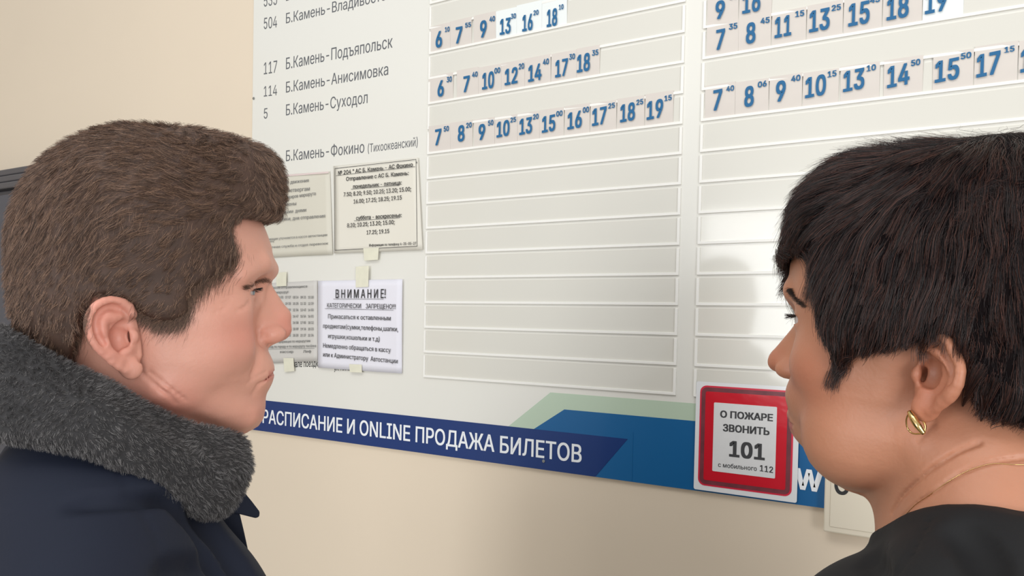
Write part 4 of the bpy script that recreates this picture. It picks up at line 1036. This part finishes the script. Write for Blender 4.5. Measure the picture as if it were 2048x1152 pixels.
# loose locks of the fringe and of the side, ending in points on the skin
def lock(px0, px1, n, y0, y1, sag, spread, name='lock'):
    a = wom.p3(*px0, y0); b = wom.p3(*px1, y1); K = 8; t = np.linspace(0, 1, K)[None, :, None]
    off = rng.normal(size=(n, 1, 3))*spread; P = a+(b-a)*t+off*(1-t*0.9)+np.array(sag)*(4*t*(1-t))
    flat = P.reshape(-1, 3); f = comb.sample(flat); flat = flat+comb.grad(flat)*np.clip(1.0-f, 0, 6)[:, None]
    P = flat.reshape(P.shape); strands(name, wom.world(P.reshape(-1, 3)).reshape(P.shape), rng.uniform(0.00007, 0.00012, n), m_hw, whair)
for a, b, n, y0, y1, sg_ in [((1612, 440), (1573, 538), 260, 12, 10, (4, 0, 2)), ((1622, 450), (1582, 528), 200, 24, 16, (4, 2, 2)), ((1640, 470), (1598, 520), 160, 34, 26, (3, 3, 0)),
                             ((1640, 470), (1617, 546), 60, 44, 36, (3, 2, 0)), ((1655, 480), (1650, 590), 90, 50, 44, (2, 3, 0)), ((1660, 500), (1643, 560), 50, 50, 44, (2, 2, 0)),
                             ((1672, 560), (1664, 660), 120, 62, 58, (2, 3, 0)), ((1690, 600), (1684, 732), 220, 66, 66, (0, 4, 0)), ((1710, 620), (1700, 728), 180, 70, 68, (0, 4, 0)),
                             ((1745, 620), (1725, 716), 160, 74, 70, (0, 3, 0)), ((1790, 620), (1768, 706), 160, 76, 72, (0, 3, 0)), ((1830, 610), (1812, 700), 140, 78, 74, (0, 3, 0)),
                             ((1960, 740), (1925, 812), 120, 78, 70, (0, 2, 0)),
                             ((1985, 760), (1962, 842), 120, 74, 62, (0, 2, 0)), ((2020, 770), (2006, 850), 120, 68, 56, (0, 2, 0)), ((2055, 770), (2040, 856), 120, 60, 48, (0, 2, 0))]:
    lock(a, b, n, y0, y1, sg_, 2.6)
# loose hairs standing off the crown
rt = surf_points(Vh, qh, 2600, rng, lambda c: kw(c) & (c[:, 2] > 100))
fl = grow(comb, rt, wdir, rng.uniform(25, 45, len(rt)), 8, 0, rng.uniform(2, 13, len(rt)), rng, 0.6, 41, 0.5)
strands('flyaway_strands', wom.world(fl.reshape(-1, 3)).reshape(fl.shape), rng.uniform(0.00005, 0.00008, len(fl)), m_hw, whair)
bdw = lambda p, t: np.stack([-0.6+0*p[:, 0], np.sign(p[:, 1])*0.9, 0.1+0*p[:, 0]], 1)
# the full brow darkens the edge of the socket
skin_hairs('eyebrow', wom, wv, [(1573, 580), (1580, 588), (1592, 601), (1606, 614)], 520, 6, bdw, hair_material('eyebrow dark brown', [(34, 24, 22), (66, 46, 38)], 0.5), whair, 2.3, 0.00009, 1.0)
# lashes: short curved hairs from the upper lid
def lashes(P, c, r, sg, n, L, name, up=0.35):
    a = np.linspace(-0.75, 0.95, n)+rng.normal(size=n)*0.02; K = 6; t = np.linspace(0, 1, K)
    base = np.stack([c[0]+r*np.cos(a)*0.99, c[1]+sg*r*np.sin(a), np.full(n, c[2]+2.6)-1.2*a*a], 1)
    dirv = np.stack([np.cos(a*0.8), sg*np.sin(a*0.8), rng.uniform(-0.65, 0.0, n)], 1)
    Pn = base[:, None, :]+dirv[:, None, :]*(L*t)[None, :, None]+np.array([0, 0, up*L])*(t**2)[None, :, None]
    strands(name, P.world(Pn.reshape(-1, 3)).reshape(Pn.shape), 0.00013, mat('black lashes', (20, 15, 14), 0.5), P.root.children[0])
lashes(wom, (90, 31, 22), 13.6, 1, 70, 6.5, 'eyelashes', 0.1)
lashes(man, (88.5, -32, 27), 13.6, -1, 60, 6.0, 'eyelashes', 0.15)

# black top
wb_ = copy.copy(wom); wb_.M = wom.B
m_top = mat('black jersey', (9, 9, 12), 0.8, noise=(20, 0.12, 3), bump=(1200, 0.1, 0.0005))
tv = Vol((-260, -300, -640), (220, 300, -40), 3.6)
tv.both(lambda s: d_cap((-44, s*24, -110), (-46, s*92, -158), 62, 64), 'u', 20)
tv.both(lambda s: d_cap((-46, s*92, -158), (-40, s*158, -215), 64, 56), 'u', 24)
tv.both(lambda s: d_cap((-20, s*38, -162), (46, s*52, -238), 58, 69), 'u', 24)
tv.both(lambda s: d_cap((20, s*40, -200), (50, s*62, -300), 70, 80), 'u', 24)
tv.both(lambda s: d_ell((82, s*66, -330), (52, 62, 62)), 'u', 30)
tv.both(lambda s: d_cap((-10, s*60, -260), (0, s*62, -620), 98, 100), 'u', 30)
tv.both(lambda s: d_cap((-38, s*178, -235), (-48, s*205, -470), 52, 44), 'u', 22)
tv.both(lambda s: d_cap((-48, s*205, -470), (60, s*190, -590), 42, 34), 'u', 16)
GP = np.stack([g.ravel() for g in np.meshgrid(*tv.ax, indexing='ij')], 1); GH = GP@wom.B@wom.M.T     # the cloth lies 3 mm outside the skin
fsk = wv.sample(GH); fsk[((GH < wv.lo) | (GH > wv.lo+wv.h*(wv.n-1))).any(1)] = 60
tv.F = smin(tv.F, (fsk-3.0).reshape(tv.F.shape).astype(np.float32), 10)
NL = [wom.hit(wv, u, v) for u, v in [(1788, 1044), (1800, 1032), (1822, 1021), (1850, 1013), (1890, 1009), (1950, 1011), (2000, 1014), (2045, 1021)]]
NL = np.array([(q@wom.M@wom.B.T)[[0, 2]] for q in NL if q is not None]); NL = NL[np.argsort(NL[:, 0])]
NL[:, 1] = np.polyval(np.polyfit(NL[:, 0], NL[:, 1], 2), NL[:, 0])
NL = np.concatenate([[NL[0]-np.array([40, 2])], NL, [NL[-1]+np.array([40, -30])]])
def neckcut(X, Y, Z): return (Z-np.interp(np.broadcast_to(X, Z.shape if X.shape == Z.shape else (X.shape[0], 1, 1)).ravel(), NL[:, 0], NL[:, 1])[:, None, None]+0*Y)*0.85
tv.apply((neckcut, tv.lo, tv.lo+tv.h*tv.n), 'i', 2)
groove_b(tv, wb_, [(1858, 1040), (1835, 1085), (1812, 1120), (1788, 1165)], 1.0, 3)
for px in ([(1700, 1100), (1740, 1120), (1760, 1160)], [(1920, 1060), (1960, 1100), (1980, 1150)]):
    groove_b(tv, wb_, px, 2.5, 16)
Vt, tt, qt = tv.mesh(); top = np_mesh('top', wb_.world(Vt), tt, qt, m_top, wom.root)
fz = -wom.O[2]*1000
legs(wb_, -590, 'trousers', mat('black trouser cloth', (28, 28, 32), 0.8), mat('brown shoe leather', (70, 48, 36), 0.35), wom.root, 70, 88)

# gold earring: bent bar, wire hoop and hook
m_gold = mat('polished gold', (222, 190, 128), 0.2, 1.0)
def tube(name, pts, rad, m, parent, P, n=10):
    pts = cat(pts, 6); V_, F_ = [], []; N = len(pts); rr = np.interp(np.linspace(0, 1, N), np.linspace(0, 1, len(rad)), rad) if hasattr(rad, '__len__') else np.full(N, rad)
    for i in range(N):
        d = pts[min(i+1, N-1)]-pts[max(i-1, 0)]; d /= np.linalg.norm(d); a = np.cross(d, [0.3, 0.2, 0.93]); a /= np.linalg.norm(a); c = np.cross(d, a)
        for k in range(n): V_.append(pts[i]+rr[i]*(a*math.cos(2*math.pi*k/n)+c*math.sin(2*math.pi*k/n)))
    for i in range(N-1):
        for k in range(n): F_.append((i*n+k, i*n+(k+1) % n, (i+1)*n+(k+1) % n, (i+1)*n+k))
    F_.append(tuple(range(n))[::-1]); F_.append(tuple(range((N-1)*n, N*n)))
    return mesh_obj(name, P.world(np.array(V_)), F_, m, parent, True)
def epx(u, v, h): return wom.p3(u, v, h)
er = tube('earring', [epx(1819, 823, 78), epx(1826, 836, 80), epx(1836, 852, 81), epx(1848, 868, 80)], [1.5, 2.3, 2.2, 1.2], m_gold, w_skin, wom)
er['label'] = 'polished gold hoop earring'
tube('hoop_wire', [epx(1820, 823, 77), epx(1813, 838, 75), epx(1815, 856, 73), epx(1826, 867, 74), epx(1846, 867, 78)], 0.55, m_gold, er, wom)
tube('hook', [epx(1846, 868, 79), epx(1851, 856, 77), epx(1848, 845, 75), epx(1842, 838, 73)], 0.7, m_gold, er, wom)
# fine neck chain
chain = []
for u, v in [(2100, 932), (2048, 930), (2020, 929.5), (1990, 928.5), (1960, 934), (1925, 947), (1890, 968), (1858, 992), (1832, 1009), (1812, 1030)]:
    q = wom.hit(wv, u, v)
    if q is not None: chain.append(q+wv.grad(q[None])[0]*0.5)
nk = tube('necklace', chain, 0.2, m_gold, w_skin, wom, 6); nk['label'] = 'fine gold neck chain'
